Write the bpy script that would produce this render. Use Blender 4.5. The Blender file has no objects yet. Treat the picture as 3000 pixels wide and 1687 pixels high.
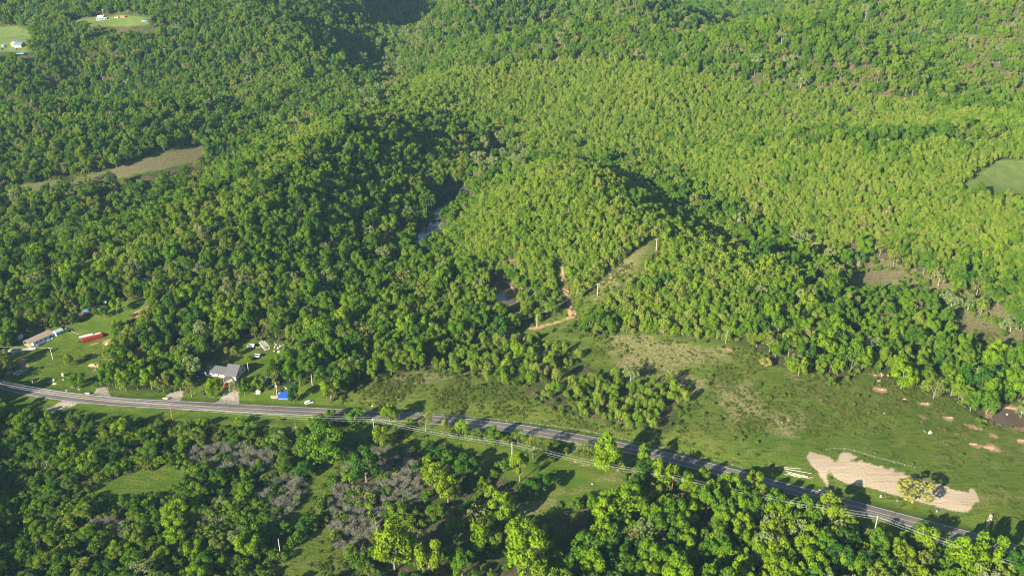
import bpy, math, random
import numpy as np

# ------------------------------------------------------------------ camera, light
SC = bpy.context.scene
COL = SC.collection
CAM_H, PITCH, FPX = 292.0, math.radians(26.8), 2700.0      # metres above the road, downward tilt, focal length in photo pixels
cam_data = bpy.data.cameras.new('camera')
cam_data.sensor_width = 36.0
cam_data.lens = 36.0 * FPX / 3000.0
cam_data.clip_start = 1.0
cam_data.clip_end = 12000.0
cam = bpy.data.objects.new('camera', cam_data)
cam.location = (0, 0, CAM_H)
cam.rotation_euler = (math.pi / 2 - PITCH, 0, 0)
COL.objects.link(cam)
SC.camera = cam

SUN_AZ, SUN_EL = math.radians(224.0), math.radians(22.0)
world = bpy.data.worlds.new('World')
SC.world = world
world.use_nodes = True
wn = world.node_tree.nodes
wl = world.node_tree.links
for n in list(wn): wn.remove(n)
sky = wn.new('ShaderNodeTexSky'); sky.sky_type = 'NISHITA'; sky.sun_disc = False
sky.sun_elevation = SUN_EL; sky.sun_rotation = SUN_AZ
sky.altitude = 300.0; sky.air_density = 1.0; sky.dust_density = 0.6; sky.ozone_density = 1.5
bg = wn.new('ShaderNodeBackground'); bg.inputs['Strength'].default_value = 0.05
wo = wn.new('ShaderNodeOutputWorld')
wl.new(sky.outputs[0], bg.inputs[0]); wl.new(bg.outputs[0], wo.inputs[0])

sd = bpy.data.lights.new('sun', 'SUN'); sd.energy = 5.0; sd.angle = math.radians(0.5); sd.color = (1.0, 0.90, 0.72)
sun = bpy.data.objects.new('sun', sd); COL.objects.link(sun)
from mathutils import Vector, Matrix
sdir = Vector((math.sin(SUN_AZ) * math.cos(SUN_EL), math.cos(SUN_AZ) * math.cos(SUN_EL), math.sin(SUN_EL)))
sun.rotation_euler = sdir.to_track_quat('Z', 'Y').to_euler()
sun.location = sdir * 500

SC.view_settings.view_transform = 'Standard'
SC.view_settings.look = 'None'
SC.view_settings.gamma = 1.0
SC.view_settings.use_curve_mapping = False
SC.view_settings.exposure = 2.15
SC.render.engine = 'CYCLES'
cy = SC.cycles
cy.max_bounces = 5; cy.diffuse_bounces = 2; cy.glossy_bounces = 2; cy.transmission_bounces = 3
cy.transparent_max_bounces = 4; cy.volume_bounces = 0
cy.filter_width = 1.15; cy.use_denoising = True; cy.denoiser = 'OPENIMAGEDENOISE'; cy.denoising_input_passes = 'RGB_ALBEDO_NORMAL'; cy.denoising_prefilter = 'ACCURATE'

# ------------------------------------------------------------------ terrain
CP, SP = math.cos(PITCH), math.sin(PITCH)
DK = 3000.0 / 2576.0
def ray(sx, sy):
    u = (sx - 1500.0) / FPX; v = (sy - 843.5) / FPX
    return np.array([u, CP - v * SP, -SP - v * CP])
def at_h(sx, sy, h):
    d = ray(sx, sy); t = (h - CAM_H) / d[2]
    return d[0] * t, d[1] * t
def project(x, y, z):
    zz = y * CP - (z - CAM_H) * SP
    uu = y * SP + (z - CAM_H) * CP
    return 1500 + FPX * x / zz, 843.5 - FPX * uu / zz, zz

# heights in metres above the road; each point stands where the ray through the photo reaches that height
HP = [
 # road and its verges
 (-200,900,1),(0,964,0),(250,1000,0),(500,1022,0),(750,1036,0),(930,1042,0),(1150,1062,0),(1350,1090,0),(1500,1117,0),(1680,1155,0),(1850,1195,0),(2050,1245,0),(2250,1295,0),(2450,1350,0),(2700,1420,0),
 # below the road
 (0,1080,-2),(400,1100,-3),(200,1250,-4),(600,1250,-5),(300,1420,-6),(900,1350,-5),(1000,1150,-3),(1300,1180,-2),(1300,1400,-5),(1600,1300,-3),(1900,1380,-4),(2300,1440,-4),(700,1449,-6),(-150,1300,-4),(1500,1700,-6),(500,1700,-6),(2300,1700,-6),
 # homesteads
 (60,930,2.5),(150,870,4),(280,830,5),(0,850,6),(550,930,3),(640,880,4),(760,960,1.5),(600,980,1.5),(800,880,3),(900,930,2),
 # open fields
 (1000,980,1.5),(1250,1020,1.5),(1500,1000,4),(1600,900,8),(1750,880,10),(1950,930,9),(1850,1050,4.5),(2100,1050,4.5),(2300,980,5),(2250,1100,3),(2450,1080,2),(2540,1050,1.5),(2576,1200,2),(2100,1200,1),(2750,1150,2),(1700,1050,4),
 # low wood between road and hills
 (200,740,12),(400,760,10),(600,780,8),(850,760,4),(1000,850,3),(1150,800,2),(1200,880,2.5),(1350,870,4),(1280,740,4.5),(1410,790,7),
 (0,700,17),(150,650,22),(-150,800,10),
 # spur west of the ponds (crest, far side, near side)
 (870,285,50),(760,345,50),(680,410,48),(600,485,45),(520,545,42),(430,590,38),(330,622,32),(230,640,27),
 (660,395,18),(590,455,12),(500,520,10),(390,565,8),(250,600,8),(100,600,8),(730,330,22),(800,280,28),
 (800,480,36),(720,560,33),(600,640,27),(480,690,20),(900,430,34),(960,520,18),(900,620,13),(800,680,13),(1000,400,27),(1020,480,14),
 (1000,310,34),(1120,330,22),
 # pond valley
 (1145,500,5),(1075,580,4),(1110,540,4.5),(1030,640,6),(1180,445,7),(1235,390,9),(1270,345,12),(1150,620,9),(1180,690,8),(1230,720,5),
 # central hill
 (1190,560,18),(1250,480,24),(1330,430,33),(1450,415,38),(1560,440,38),(1500,520,37),(1400,560,33),(1300,620,26),(1350,700,20),(1430,700,21),(1400,640,25),(1600,560,35),(1650,605,33),(1520,700,20),(1470,770,10),(1600,740,18),(1700,690,26),(1800,640,30),(1880,690,26),(1750,800,14),(1650,830,11),(1850,820,15),(1950,800,15),(1980,880,11),(1560,820,10),(2000,720,17),
 (1660,445,16),(1740,480,8),(1800,530,6),
 # east valley
 (1900,575,4),(1990,620,3),(2060,680,2),(2150,740,2),(2240,790,1),(2330,760,3),(2400,820,2),(2200,880,4),(2350,900,3),(2480,880,2),(2500,960,2),(2560,820,4),(2700,900,3),(2150,700,8),(2300,690,10),(2120,610,14),
 # east hillside
 (1800,430,26),(1880,390,44),(2000,375,51),(2150,370,55),(2350,366,55),(2550,380,50),(2750,380,46),(2100,470,32),(2300,520,32),(2250,600,20),(2450,650,20),(2500,470,40),(2576,560,32),(2700,600,30),(2000,480,24),(1950,530,12),(2550,720,14),(2700,750,14),
 (1900,362,20),(2150,352,24),(2400,348,26),(1700,400,16),(1600,388,16),(1450,372,14),(1350,348,12),
 # third ridge and its far valley
 (1050,210,40),(1200,175,48),(1350,158,56),(1500,152,62),(1650,165,64),(1803,195,64),(1950,212,62),(2088,229,62),(2300,255,60),(2500,285,58),(2700,305,56),
 (1350,147,20),(1500,142,24),(1700,156,26),(1900,192,28),(2088,216,30),(2350,246,28),(2600,282,28),
 (1500,260,40),(1700,290,42),(1300,250,32),(1150,270,26),(1400,300,26),(1600,330,30),(2000,300,44),(2300,310,48),
 # far right
 (1700,120,68),(1950,97,84),(2200,95,88),(2450,110,84),(2700,120,84),(1800,150,52),(2100,150,62),(2400,180,60),(2576,200,58),
 (1950,80,58),(2250,75,60),(2000,40,90),(2300,40,94),(2576,30,96),(1500,60,84),(1350,90,70),(1200,110,50),(1500,35,60),(1300,20,80),(1700,20,70),(2800,30,96),(1500,-40,110),(2200,-40,120),
 # far valley in the middle
 (1000,90,24),(965,180,16),(985,135,20),(950,225,16),(990,50,28),(1040,15,34),(1100,-20,30),
 # hill west of it
 (880,60,50),(850,110,46),(780,150,50),(860,180,34),(700,200,40),(820,230,24),(700,60,68),(550,90,72),(400,60,74),(300,70,72),(150,75,66),(50,90,62),(-100,90,62),(200,150,52),(400,160,50),(60,150,52),(550,180,36),(0,200,38),
 (930,90,32),(960,20,44),(930,-10,60),
 (330,240,14),(150,235,16),(520,240,14),(0,250,18),(-150,240,20),(650,260,18),(600,0,90),(300,0,88),(0,10,84),(100,-50,100),(600,-60,110),
 # ridge with the meadow
 (0,300,36),(150,293,37),(300,287,37),(450,282,35),(600,290,32),(-150,310,36),(0,288,22),(300,275,22),(500,270,20),
 (0,400,22),(200,380,24),(450,350,26),(600,330,26),(480,390,20),(300,435,15),(100,465,11),(0,480,9),(-150,500,8),(0,540,8),(200,520,8),
]
_pts = np.array([(*at_h(a * DK, b * DK, h), h) for a, b, h in HP])
_extra = [(x, y, h) for x, y, h in ((-900,300,0),(900,300,0),(-700,600,10),(800,600,20),(-1600,2400,110),(0,2400,120),(1600,2400,125),(-1100,1200,40),(1200,1200,60),(0,100,-6),(-500,150,-4),(500,150,-4))]
_pts = np.vstack([_pts, np.array(_extra, float)])
_keep = []
for i, p in enumerate(_pts):                                     # drop points that fall on top of each other
    if all(np.hypot(*(_pts[j, :2] - p[:2])) > 14 for j in _keep): _keep.append(i)
_pts = _pts[_keep]
def _mean(y): return np.clip((y - 350.0) * 0.045, -4, 95)
def _kern(d2): return 0.75 * np.exp(-d2 / (2 * 95.0 ** 2)) + 0.25 * np.exp(-d2 / (2 * 260.0 ** 2))
_d2 = ((_pts[:, None, :2] - _pts[None, :, :2]) ** 2).sum(-1)
_w = np.linalg.solve(_kern(_d2) + np.eye(len(_pts)) * 0.012, _pts[:, 2] - _mean(_pts[:, 1]))
GX0, GY0, GS = -1800.0, 60.0, 6.0
gx = np.arange(GX0, 1800.1, GS); gy = np.arange(GY0, 2700.1, GS)
GXX, GYY = np.meshgrid(gx, gy)
HG = np.zeros_like(GXX)
for r in range(0, len(gy), 40):
    xx, yy = GXX[r:r + 40].ravel(), GYY[r:r + 40].ravel()
    k = _kern((xx[:, None] - _pts[None, :, 0]) ** 2 + (yy[:, None] - _pts[None, :, 1]) ** 2)
    HG[r:r + 40] = (_mean(yy) + k @ _w).reshape(HG[r:r + 40].shape)
# gullies and knolls too small for the control points
def vnoise(x, y, s, seed):
    x = np.asarray(x) / s; y = np.asarray(y) / s
    x0 = np.floor(x).astype(np.int64); y0 = np.floor(y).astype(np.int64)
    fx = x - x0; fy = y - y0
    fx = fx * fx * (3 - 2 * fx); fy = fy * fy * (3 - 2 * fy)
    def hsh(a, b):
        n = (a * 374761393 + b * 668265263 + seed * 1274126177) & 0x7fffffff
        n = ((n ^ (n >> 13)) * 1274126177) & 0x7fffffff
        return ((n ^ (n >> 16)) & 0xffff) / 65535.0
    return (hsh(x0, y0) * (1 - fx) + hsh(x0 + 1, y0) * fx) * (1 - fy) + (hsh(x0, y0 + 1) * (1 - fx) + hsh(x0 + 1, y0 + 1) * fx) * fy - 0.5
_amp = np.clip((GYY - 560) / 300, 0.08, 1.0)
HG += _amp * (vnoise(GXX, GYY, 95, 1) * 13 + vnoise(GXX, GYY, 45, 2) * 6) + 0.5 * vnoise(GXX, GYY, 25, 3)
HG += np.clip((GYY - 740) / 120, 0, 1) * np.clip((GXX - 120) / 160, 0, 1) * 20 * np.abs(vnoise(GXX + 0.5 * GYY, GYY, 150, 11)) * 2 - 0

# road centre line, photo pixels -> ground
ROADPX = [(-420,985),(-250,1045),(-120,1092),(0,1124),(43,1134.6),(86,1145),(155,1156),(233,1166),(328,1175),(400,1180),(603,1190),(717,1196.4),(841,1202.6),(955,1207.8),(1086,1216.5),(1189,1222.5),(1319,1233.5),(1474,1250),(1552,1260.5),(1676,1281),(1826,1310),(1953,1338),(2069,1367),(2174,1394),(2257,1417.5),(2437,1464),(2596,1507.5),(2697,1534),(2855,1576),(2982,1611),(3150,1660),(3400,1735),(3650,1812)]
_rp = np.array([at_h(a, b, 0.0) for a, b in ROADPX])
def chain(pts, step):
    pts = np.asarray(pts, float)
    # Catmull-Rom through the points
    P = np.vstack([2 * pts[0] - pts[1], pts, 2 * pts[-1] - pts[-2]]); out = []
    for i in range(1, len(P) - 2):
        n = max(1, int(np.hypot(*(P[i + 1] - P[i])[:2]) / step))
        for k in range(n):
            t = k / n
            out.append(0.5 * ((2 * P[i]) + (P[i + 1] - P[i - 1]) * t + (2 * P[i - 1] - 5 * P[i] + 4 * P[i + 1] - P[i + 2]) * t * t + (3 * P[i] - P[i - 1] - 3 * P[i + 1] + P[i + 2]) * t ** 3))
    out.append(P[-2]); return np.array(out)
ROAD = chain(_rp, 3.0)
for _ in range(6): ROAD[1:-1] = (ROAD[:-2] + 2 * ROAD[1:-1] + ROAD[2:]) / 4
def dist_chain(x, y, ch):
    x = np.asarray(x, float).ravel(); y = np.asarray(y, float).ravel()
    best = np.full(x.shape, 1e9)
    a = ch[:-1]; b = ch[1:]
    for i in range(len(a)):
        d = b[i] - a[i]; L = d @ d + 1e-9
        t = np.clip(((x - a[i, 0]) * d[0] + (y - a[i, 1]) * d[1]) / L, 0, 1)
        best = np.minimum(best, (x - a[i, 0] - t * d[0]) ** 2 + (y - a[i, 1] - t * d[1]) ** 2)
    return np.sqrt(best)

def Hraw(x, y):
    x = np.asarray(x, float); y = np.asarray(y, float)
    fx = np.clip((x - GX0) / GS, 0, len(gx) - 1.001); fy = np.clip((y - GY0) / GS, 0, len(gy) - 1.001)
    i = fx.astype(int); j = fy.astype(int); fx = fx - i; fy = fy - j
    return (HG[j, i] * (1 - fx) + HG[j, i + 1] * fx) * (1 - fy) + (HG[j + 1, i] * (1 - fx) + HG[j + 1, i + 1] * fx) * fy
def hit(sx, sy):
    d = ray(sx, sy)
    t = np.arange(250.0, 3200.0, 1.5)
    z = CAM_H + d[2] * t
    g = H(d[0] * t, d[1] * t)
    k = np.argmax(z < g)
    if not (z < g).any(): k = len(t) - 1
    k = max(k, 1)
    a = z[k - 1] - g[k - 1]; b = g[k] - z[k]
    tt = t[k - 1] + 1.5 * (a / (a + b + 1e-9) if (a + b) else 0)
    return d[0] * tt, d[1] * tt
H = Hraw
def hitD(a, b): return hit(a * DK, b * DK)
def polyD(pts): return np.array([hitD(*p) for p in pts])
def polyS(pts): return np.array([hit(*p) for p in pts])
def sdf(x, y, poly):
    """signed distance in metres, positive inside; far points keep -50"""
    x = np.asarray(x, float); y = np.asarray(y, float)
    out = np.full(x.shape, -50.0)
    lo = poly.min(0) - 14; hi = poly.max(0) + 14
    m = (x > lo[0]) & (x < hi[0]) & (y > lo[1]) & (y < hi[1])
    if not m.any(): return out
    px, py = x[m], y[m]
    d = np.full(px.shape, 1e9); ins = np.zeros(px.shape, bool)
    n = len(poly)
    for i in range(n):
        a = poly[i]; b = poly[(i + 1) % n]; e = b - a
        t = np.clip(((px - a[0]) * e[0] + (py - a[1]) * e[1]) / (e @ e + 1e-9), 0, 1)
        d = np.minimum(d, (px - a[0] - t * e[0]) ** 2 + (py - a[1] - t * e[1]) ** 2)
        c = ((a[1] > py) != (b[1] > py)) & (px < (b[0] - a[0]) * (py - a[1]) / (b[1] - a[1] + 1e-12) + a[0])
        ins ^= c
    d = np.sqrt(d); out[m] = np.where(ins, d, -d)
    return out

# ponds: outline at water level
POND_SPEC = [  # name, level, outline in photo pixels
 ('upper', 5.2, [(1350,556),(1372,558),(1374,572),(1345,590),(1325,603),(1298,615),(1284,630),(1290,642),(1276,640),(1270,612),(1285,590),(1310,566)]),
 ('lower', 4.2, [(1228,662),(1250,652),(1282,648),(1293,655),(1286,668),(1262,682),(1245,700),(1232,715),(1216,710),(1213,685),(1218,672)]),
 ('brown', 5.0, [(1445,845),(1462,826),(1482,828),(1500,848),(1518,868),(1512,884),(1490,894),(1465,884),(1446,868)]),
 ('east', 1.5, [(2905,1222),(2915,1203),(2932,1194),(2965,1200),(3000,1212),(3030,1225),(3010,1247),(2975,1250),(2935,1244),(2912,1236)]),
]
PONDS = []
for nm, lv, px in POND_SPEC:
    pl = np.array([at_h(a, b, lv) for a, b in px]); PONDS.append((nm, lv, chain(np.vstack([pl, pl[:1]]), 2.0)[:-1]))
def H(x, y):
    x = np.asarray(x, float); y = np.asarray(y, float); shp = x.shape
    xr, yr = np.atleast_1d(x).ravel(), np.atleast_1d(y).ravel()
    h = Hraw(xr, yr)
    m = (yr < 640)
    if m.any():
        d = dist_chain(xr[m], yr[m], ROAD[::3])
        t = np.clip((d - 6.5) / 16.0, 0, 1); t = t * t * (3 - 2 * t)
        ditch = -0.7 * np.exp(-((d - 8.5) / 2.2) ** 2)
        h[m] = h[m] * t + (1 - t) * (-0.12) + ditch
    for nm, lv, pl in PONDS:
        s = sdf(xr, yr, pl)
        k = s > -13
        if k.any():
            t = np.clip((-s[k] - 1.0) / 11.0, 0, 1); t = t * t * (3 - 2 * t)
            bank = lv + 0.3 + np.clip(-s[k], 0, 3) * 0.1
            h[k] = np.where(s[k] > 0, lv - 0.15 - np.clip(s[k], 0, 6) * 0.25, bank * (1 - t) + h[k] * t)
    return h.reshape(shp)

# ------------------------------------------------------------------ materials
class NT:
    def __init__(s, name):
        s.m = bpy.data.materials.new(name); s.m.use_nodes = True
        s.t = s.m.node_tree; s.n = s.t.nodes; s.l = s.t.links
        for k in list(s.n): s.n.remove(k)
    def put(s, sock, v):
        if isinstance(v, bpy.types.NodeSocket): s.l.new(v, sock)
        elif v is not None:
            if sock.type == 'RGBA' and len(v) == 3: v = (*v, 1)
            sock.default_value = v
    def node(s, typ, props=None, **ins):
        k = s.n.new(typ)
        for a, b in (props or {}).items(): setattr(k, a, b)
        for a, b in ins.items():
            a = a.replace('_', ' ')
            s.put(k.inputs[a], b)
        return k
    def math(s, op, a, b=None, c=None, clamp=False):
        k = s.n.new('ShaderNodeMath'); k.operation = op; k.use_clamp = clamp
        s.put(k.inputs[0], a)
        if b is not None: s.put(k.inputs[1], b)
        if c is not None: s.put(k.inputs[2], c)
        return k.outputs[0]
    def mix(s, f, a, b, mode='MIX'):
        k = s.n.new('ShaderNodeMix'); k.data_type = 'RGBA'; k.blend_type = mode; k.clamp_factor = True
        s.put(k.inputs[0], f); s.put(k.inputs[6], a); s.put(k.inputs[7], b)
        return k.outputs[2]
    def noise(s, scale, vec=None, detail=3.0, rough=0.55, out=0, dist=0.0):
        k = s.n.new('ShaderNodeTexNoise'); k.inputs['Scale'].default_value = scale; k.inputs['Detail'].default_value = detail
        k.inputs['Roughness'].default_value = rough; k.inputs['Distortion'].default_value = dist
        s.put(k.inputs['Vector'], vec if vec is not None else s.pos())
        return k.outputs[out]
    def pos(s):
        if not hasattr(s, '_p'): s._p = s.n.new('ShaderNodeTexCoord').outputs['Object']
        return s._p
    def attr(s, name):
        k = s.n.new('ShaderNodeAttribute'); k.attribute_name = name; return k.outputs['Fac']
    def step(s, v, lo, hi):
        k = s.n.new('ShaderNodeMapRange'); k.interpolation_type = 'SMOOTHSTEP'
        s.put(k.inputs[0], v); s.put(k.inputs[1], lo); s.put(k.inputs[2], hi); return k.outputs[0]
    def stretch(s, sc, rot=0.0):
        k = s.n.new('ShaderNodeMapping'); s.put(k.inputs['Vector'], s.pos()); k.inputs['Scale'].default_value = sc; k.inputs['Rotation'].default_value = (0, 0, rot)
        return k.outputs[0]
    def out(s, shader, disp=None):
        o = s.n.new('ShaderNodeOutputMaterial'); s.l.new(shader, o.inputs[0])
    def bsdf(s, color, rough=0.8, spec=0.3, metal=0.0, normal=None):
        k = s.n.new('ShaderNodeBsdfPrincipled'); s.put(k.inputs['Base Color'], color); s.put(k.inputs['Roughness'], rough)
        s.put(k.inputs['Specular IOR Level'], spec); s.put(k.inputs['Metallic'], metal)
        if normal is not None: s.put(k.inputs['Normal'], normal)
        return k.outputs[0]
    def bump(s, h, strength=0.5, dist=0.3):
        k = s.n.new('ShaderNodeBump'); k.inputs['Strength'].default_value = strength; k.inputs['Distance'].default_value = dist
        s.put(k.inputs['Height'], h); return k.outputs[0]

def simple(name, col, rough=0.7, spec=0.3, metal=0.0, var=0.12, scale=1.5, grime=0.25):
    t = NT(name)
    a = t.noise(scale, detail=4)
    b = t.noise(scale * 0.2, detail=2)
    c1 = tuple(min(1, v * (1 + var)) for v in col); c0 = tuple(v * (1 - var) for v in col)
    c = t.mix(t.step(a, 0.3, 0.7), c0, c1)
    c = t.mix(t.math('MULTIPLY', t.step(b, 0.5, 0.75), grime), c, tuple(v * 0.45 + 0.02 for v in col))
    t.out(t.bsdf(c, rough, spec, metal)); return t.m

def leaf_mat(name, cols, trans=0.30, loc_scale=0.012):
    """cols: list of base colours; each tree draws its own, drifting slowly over the hills"""
    t = NT(name)
    oi = t.n.new('ShaderNodeObjectInfo')
    drift = t.noise(loc_scale, oi.outputs['Location'], detail=1)
    f = t.math('ADD', t.math('MULTIPLY', oi.outputs['Random'], 0.72), t.math('MULTIPLY', drift, 0.56))
    f = t.math('SUBTRACT', f, 0.14)
    r = t.n.new('ShaderNodeValToRGB'); t.put(r.inputs[0], f)
    cr = r.color_ramp
    cr.elements[0].position = 0.0; cr.elements[1].position = 1.0
    cr.elements[0].color = (*cols[0], 1); cr.elements[1].color = (*cols[-1], 1)
    for i, c in enumerate(cols[1:-1], 1):
        e = cr.elements.new(i / (len(cols) - 1)); e.color = (*c, 1)
    g = t.n.new('ShaderNodeNewGeometry')
    c = r.outputs[0]
    la = t.attr('leaf')                                           # each spray of leaves a little fresher or older
    c = t.mix(la, c, t.mix(1.0, c, (1.22, 1.16, 0.9), 'MULTIPLY'))
    c = t.mix(t.math('MULTIPLY', t.math('SUBTRACT', 1.0, la), 0.5), c, t.mix(1.0, c, (0.7, 0.8, 0.85), 'MULTIPLY'))
    d = t.node('ShaderNodeBsdfDiffuse', Color=c)
    tr = t.node('ShaderNodeBsdfTranslucent', Color=t.mix(1.0, c, (1.25, 1.2, 0.5), 'MULTIPLY'))
    m = t.n.new('ShaderNodeMixShader'); m.inputs[0].default_value = trans
    t.l.new(d.outputs[0], m.inputs[1]); t.l.new(tr.outputs[0], m.inputs[2])
    t.out(m.outputs[0]); return t.m

M = {}
G_DEEP, G_MID, G_FRESH, G_LIME = (0.026, 0.078, 0.008), (0.052, 0.118, 0.008), (0.088, 0.158, 0.007), (0.135, 0.195, 0.008)
M['leaf_oak'] = leaf_mat('leaf_oak', [(0.030, 0.080, 0.012), (0.050, 0.108, 0.010), (0.064, 0.122, 0.010), G_FRESH, (0.108, 0.155, 0.018), (0.128, 0.145, 0.034)])
M['leaf_young'] = leaf_mat('leaf_young', [(0.054, 0.118, 0.010), (0.092, 0.158, 0.013), (0.116, 0.176, 0.018), (0.138, 0.188, 0.024), (0.158, 0.174, 0.036)])
M['leaf_pale'] = leaf_mat('leaf_pale', [(0.11, 0.16, 0.050), (0.15, 0.19, 0.075), (0.17, 0.17, 0.07)])
M['leaf_scrub'] = leaf_mat('leaf_scrub', [(0.036, 0.082, 0.010), (0.064, 0.120, 0.012), (0.098, 0.145, 0.020), (0.115, 0.130, 0.032)])
M['leaf_deep'] = leaf_mat('leaf_deep', [G_DEEP, (0.030, 0.080, 0.010), (0.036, 0.086, 0.009)])
M['leaf_mid'] = leaf_mat('leaf_mid', [G_MID, (0.060, 0.128, 0.009), (0.068, 0.136, 0.009)])
M['leaf_fresh'] = leaf_mat('leaf_fresh', [G_FRESH, (0.105, 0.178, 0.007), (0.118, 0.188, 0.008)])
M['leaf_lime'] = leaf_mat('leaf_lime', [(0.110, 0.175, 0.008), (0.122, 0.185, 0.009), (0.120, 0.168, 0.012)])
M['leaf_olive'] = leaf_mat('leaf_olive', [(0.105, 0.140, 0.022), (0.135, 0.160, 0.034), (0.15, 0.155, 0.045)])
M['leaf_gold'] = leaf_mat('leaf_gold', [(0.200, 0.205, 0.050), (0.225, 0.215, 0.065)])
M['twig_grey'] = leaf_mat('twig_grey', [(0.14, 0.135, 0.095), (0.175, 0.168, 0.125), (0.15, 0.125, 0.085)], trans=0.0)
M['leaf_tuft'] = leaf_mat('leaf_tuft', [(0.042, 0.080, 0.010), (0.062, 0.096, 0.014), (0.095, 0.105, 0.026), (0.125, 0.112, 0.045)])
M['bark'] = simple('bark', (0.15, 0.12, 0.09), 0.95, 0.1, var=0.3, scale=3)
M['bark_pale'] = simple('bark_pale', (0.20, 0.175, 0.135), 0.9, 0.1, var=0.25, scale=2)

def ground_mat():
    t = NT('ground')
    streak = t.stretch((0.40, 1.0, 1.0), math.radians(16))
    n1 = t.noise(0.9, detail=5, rough=0.65); n2 = t.noise(0.12, detail=4); n3 = t.noise(0.022, detail=3)
    n4 = t.noise(0.35, streak, detail=5, rough=0.65)
    grass = t.mix(t.step(n3, 0.35, 0.68), (0.044, 0.076, 0.008), (0.066, 0.090, 0.012))
    grass = t.mix(t.math('MULTIPLY', t.step(n2, 0.46, 0.7), 0.75), grass, (0.085, 0.094, 0.024))
    grass = t.mix(t.math('MULTIPLY', t.step(n4, 0.50, 0.66), 0.7), grass, (0.022, 0.044, 0.006))
    grass = t.mix(t.math('MULTIPLY', t.step(n1, 0.58, 0.76), 0.45), grass, (0.115, 0.115, 0.045))
    # mown lawn
    lawn = t.mix(t.step(n2, 0.35, 0.7), (0.042, 0.076, 0.007), (0.072, 0.094, 0.012))
    fine = t.step(t.noise(1.7, detail=4, rough=0.7), 0.36, 0.62)
    grass = t.mix(1.0, grass, t.mix(fine, (0.66, 0.70, 0.7), (1.32, 1.26, 1.3)), 'MULTIPLY')
    lawn = t.mix(t.math('MULTIPLY', t.step(n4, 0.5, 0.68), 0.5), lawn, (0.024, 0.050, 0.006))
    def mask(name, amp, w, ns=None):
        v = t.math('ADD', t.attr(name), t.math('MULTIPLY', t.math('SUBTRACT', ns if ns is not None else n2, 0.5), amp))
        return t.step(v, -w, w)
    c = t.mix(mask('lawn', 6, 1.2), grass, lawn)
    # dead grass of last year
    dry = t.mix(t.step(n1, 0.42, 0.58), (0.066, 0.080, 0.022), (0.185, 0.150, 0.078))
    c = t.mix(t.math('MULTIPLY', mask('dry', 26, 4, t.noise(0.16, streak, detail=6, rough=0.7)), 0.8), c, dry)
    hay = t.mix(t.step(n2, 0.4, 0.65), (0.072, 0.108, 0.024), (0.100, 0.125, 0.036))
    c = t.mix(mask('hayfield', 6, 1.5), c, hay)
    fal = t.mix(t.step(n1, 0.38, 0.62), (0.062, 0.064, 0.024), (0.130, 0.106, 0.058))
    c = t.mix(mask('fallow', 12, 2.5), c, fal)
    # leaf litter under the woods
    lit = t.mix(t.step(n1, 0.35, 0.65), (0.034, 0.030, 0.015), (0.095, 0.070, 0.040))
    lit = t.mix(t.math('MULTIPLY', t.step(n2, 0.42, 0.56), 0.85), lit, (0.026, 0.046, 0.009))
    c = t.mix(mask('litter', 9, 2), c, lit)
    # brown bare earth
    eb = t.mix(t.step(t.noise(0.5, detail=5), 0.35, 0.65), (0.15, 0.095, 0.055), (0.26, 0.175, 0.105))
    c = t.mix(mask('earth', 3.4, 0.6, t.noise(0.45, detail=6, rough=0.7)), c, eb)
    # graded pad: pale clay, tracked by machines
    rut = t.noise(0.7, t.stretch((0.06, 1.5, 1.0), math.radians(21)), detail=6, rough=0.75)
    pad = t.mix(t.step(rut, 0.25, 0.75), (0.22, 0.178, 0.125), (0.31, 0.255, 0.18))
    pad = t.mix(t.math('MULTIPLY', t.step(t.noise(0.09, t.stretch((0.4, 1.6, 1), math.radians(21)), detail=3), 0.55, 0.7), 0.6), pad, (0.21, 0.16, 0.115))
    c = t.mix(mask('pad', 5.5, 0.5, t.math('ADD', t.math('MULTIPLY', t.noise(0.10, detail=6, rough=0.7), 0.7), t.math('MULTIPLY', t.noise(0.8, detail=5, rough=0.7), 0.3))), c, pad)
    gr = t.mix(t.step(n1, 0.35, 0.65), (0.17, 0.15, 0.12), (0.28, 0.25, 0.20))
    c = t.mix(mask('gravel', 2.6, 0.4, t.noise(0.5, detail=6, rough=0.7)), c, gr)
    hb = t.math('ADD', t.math('MULTIPLY', n1, 0.6), t.math('MULTIPLY', t.noise(2.6, detail=3), 0.35))
    hb = t.math('ADD', hb, t.math('MULTIPLY', n4, 0.8))
    t.out(t.bsdf(c, 0.95, 0.05, normal=t.bump(hb, 0.9, 0.75)))
    return t.m
M['ground'] = ground_mat()
def asphalt_mat():
    t = NT('asphalt')
    n = t.noise(0.7, detail=5); m = t.noise(0.05, detail=2)
    c = t.mix(t.step(n, 0.3, 0.7), (0.062, 0.061, 0.064), (0.088, 0.086, 0.088))
    c = t.mix(t.step(m, 0.4, 0.65), c, (0.098, 0.095, 0.094))
    tr = t.attr('track')
    c = t.mix(t.math('MULTIPLY', tr, 0.35), c, (0.042, 0.042, 0.046))
    t.out(t.bsdf(c, 0.85, 0.25)); return t.m
M['asphalt'] = asphalt_mat()
def paint_mat(name, col):
    t = NT(name); n = t.noise(1.1, detail=5)
    t.out(t.bsdf(t.mix(t.math('MULTIPLY', t.step(n, 0.5, 0.72), 0.6), col, (0.16, 0.15, 0.14)), 0.7, 0.3)); return t.m
M['white_paint'] = paint_mat('white_paint', (0.50, 0.50, 0.49)); M['yellow_paint'] = paint_mat('yellow_paint', (0.52, 0.27, 0.03))
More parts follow.
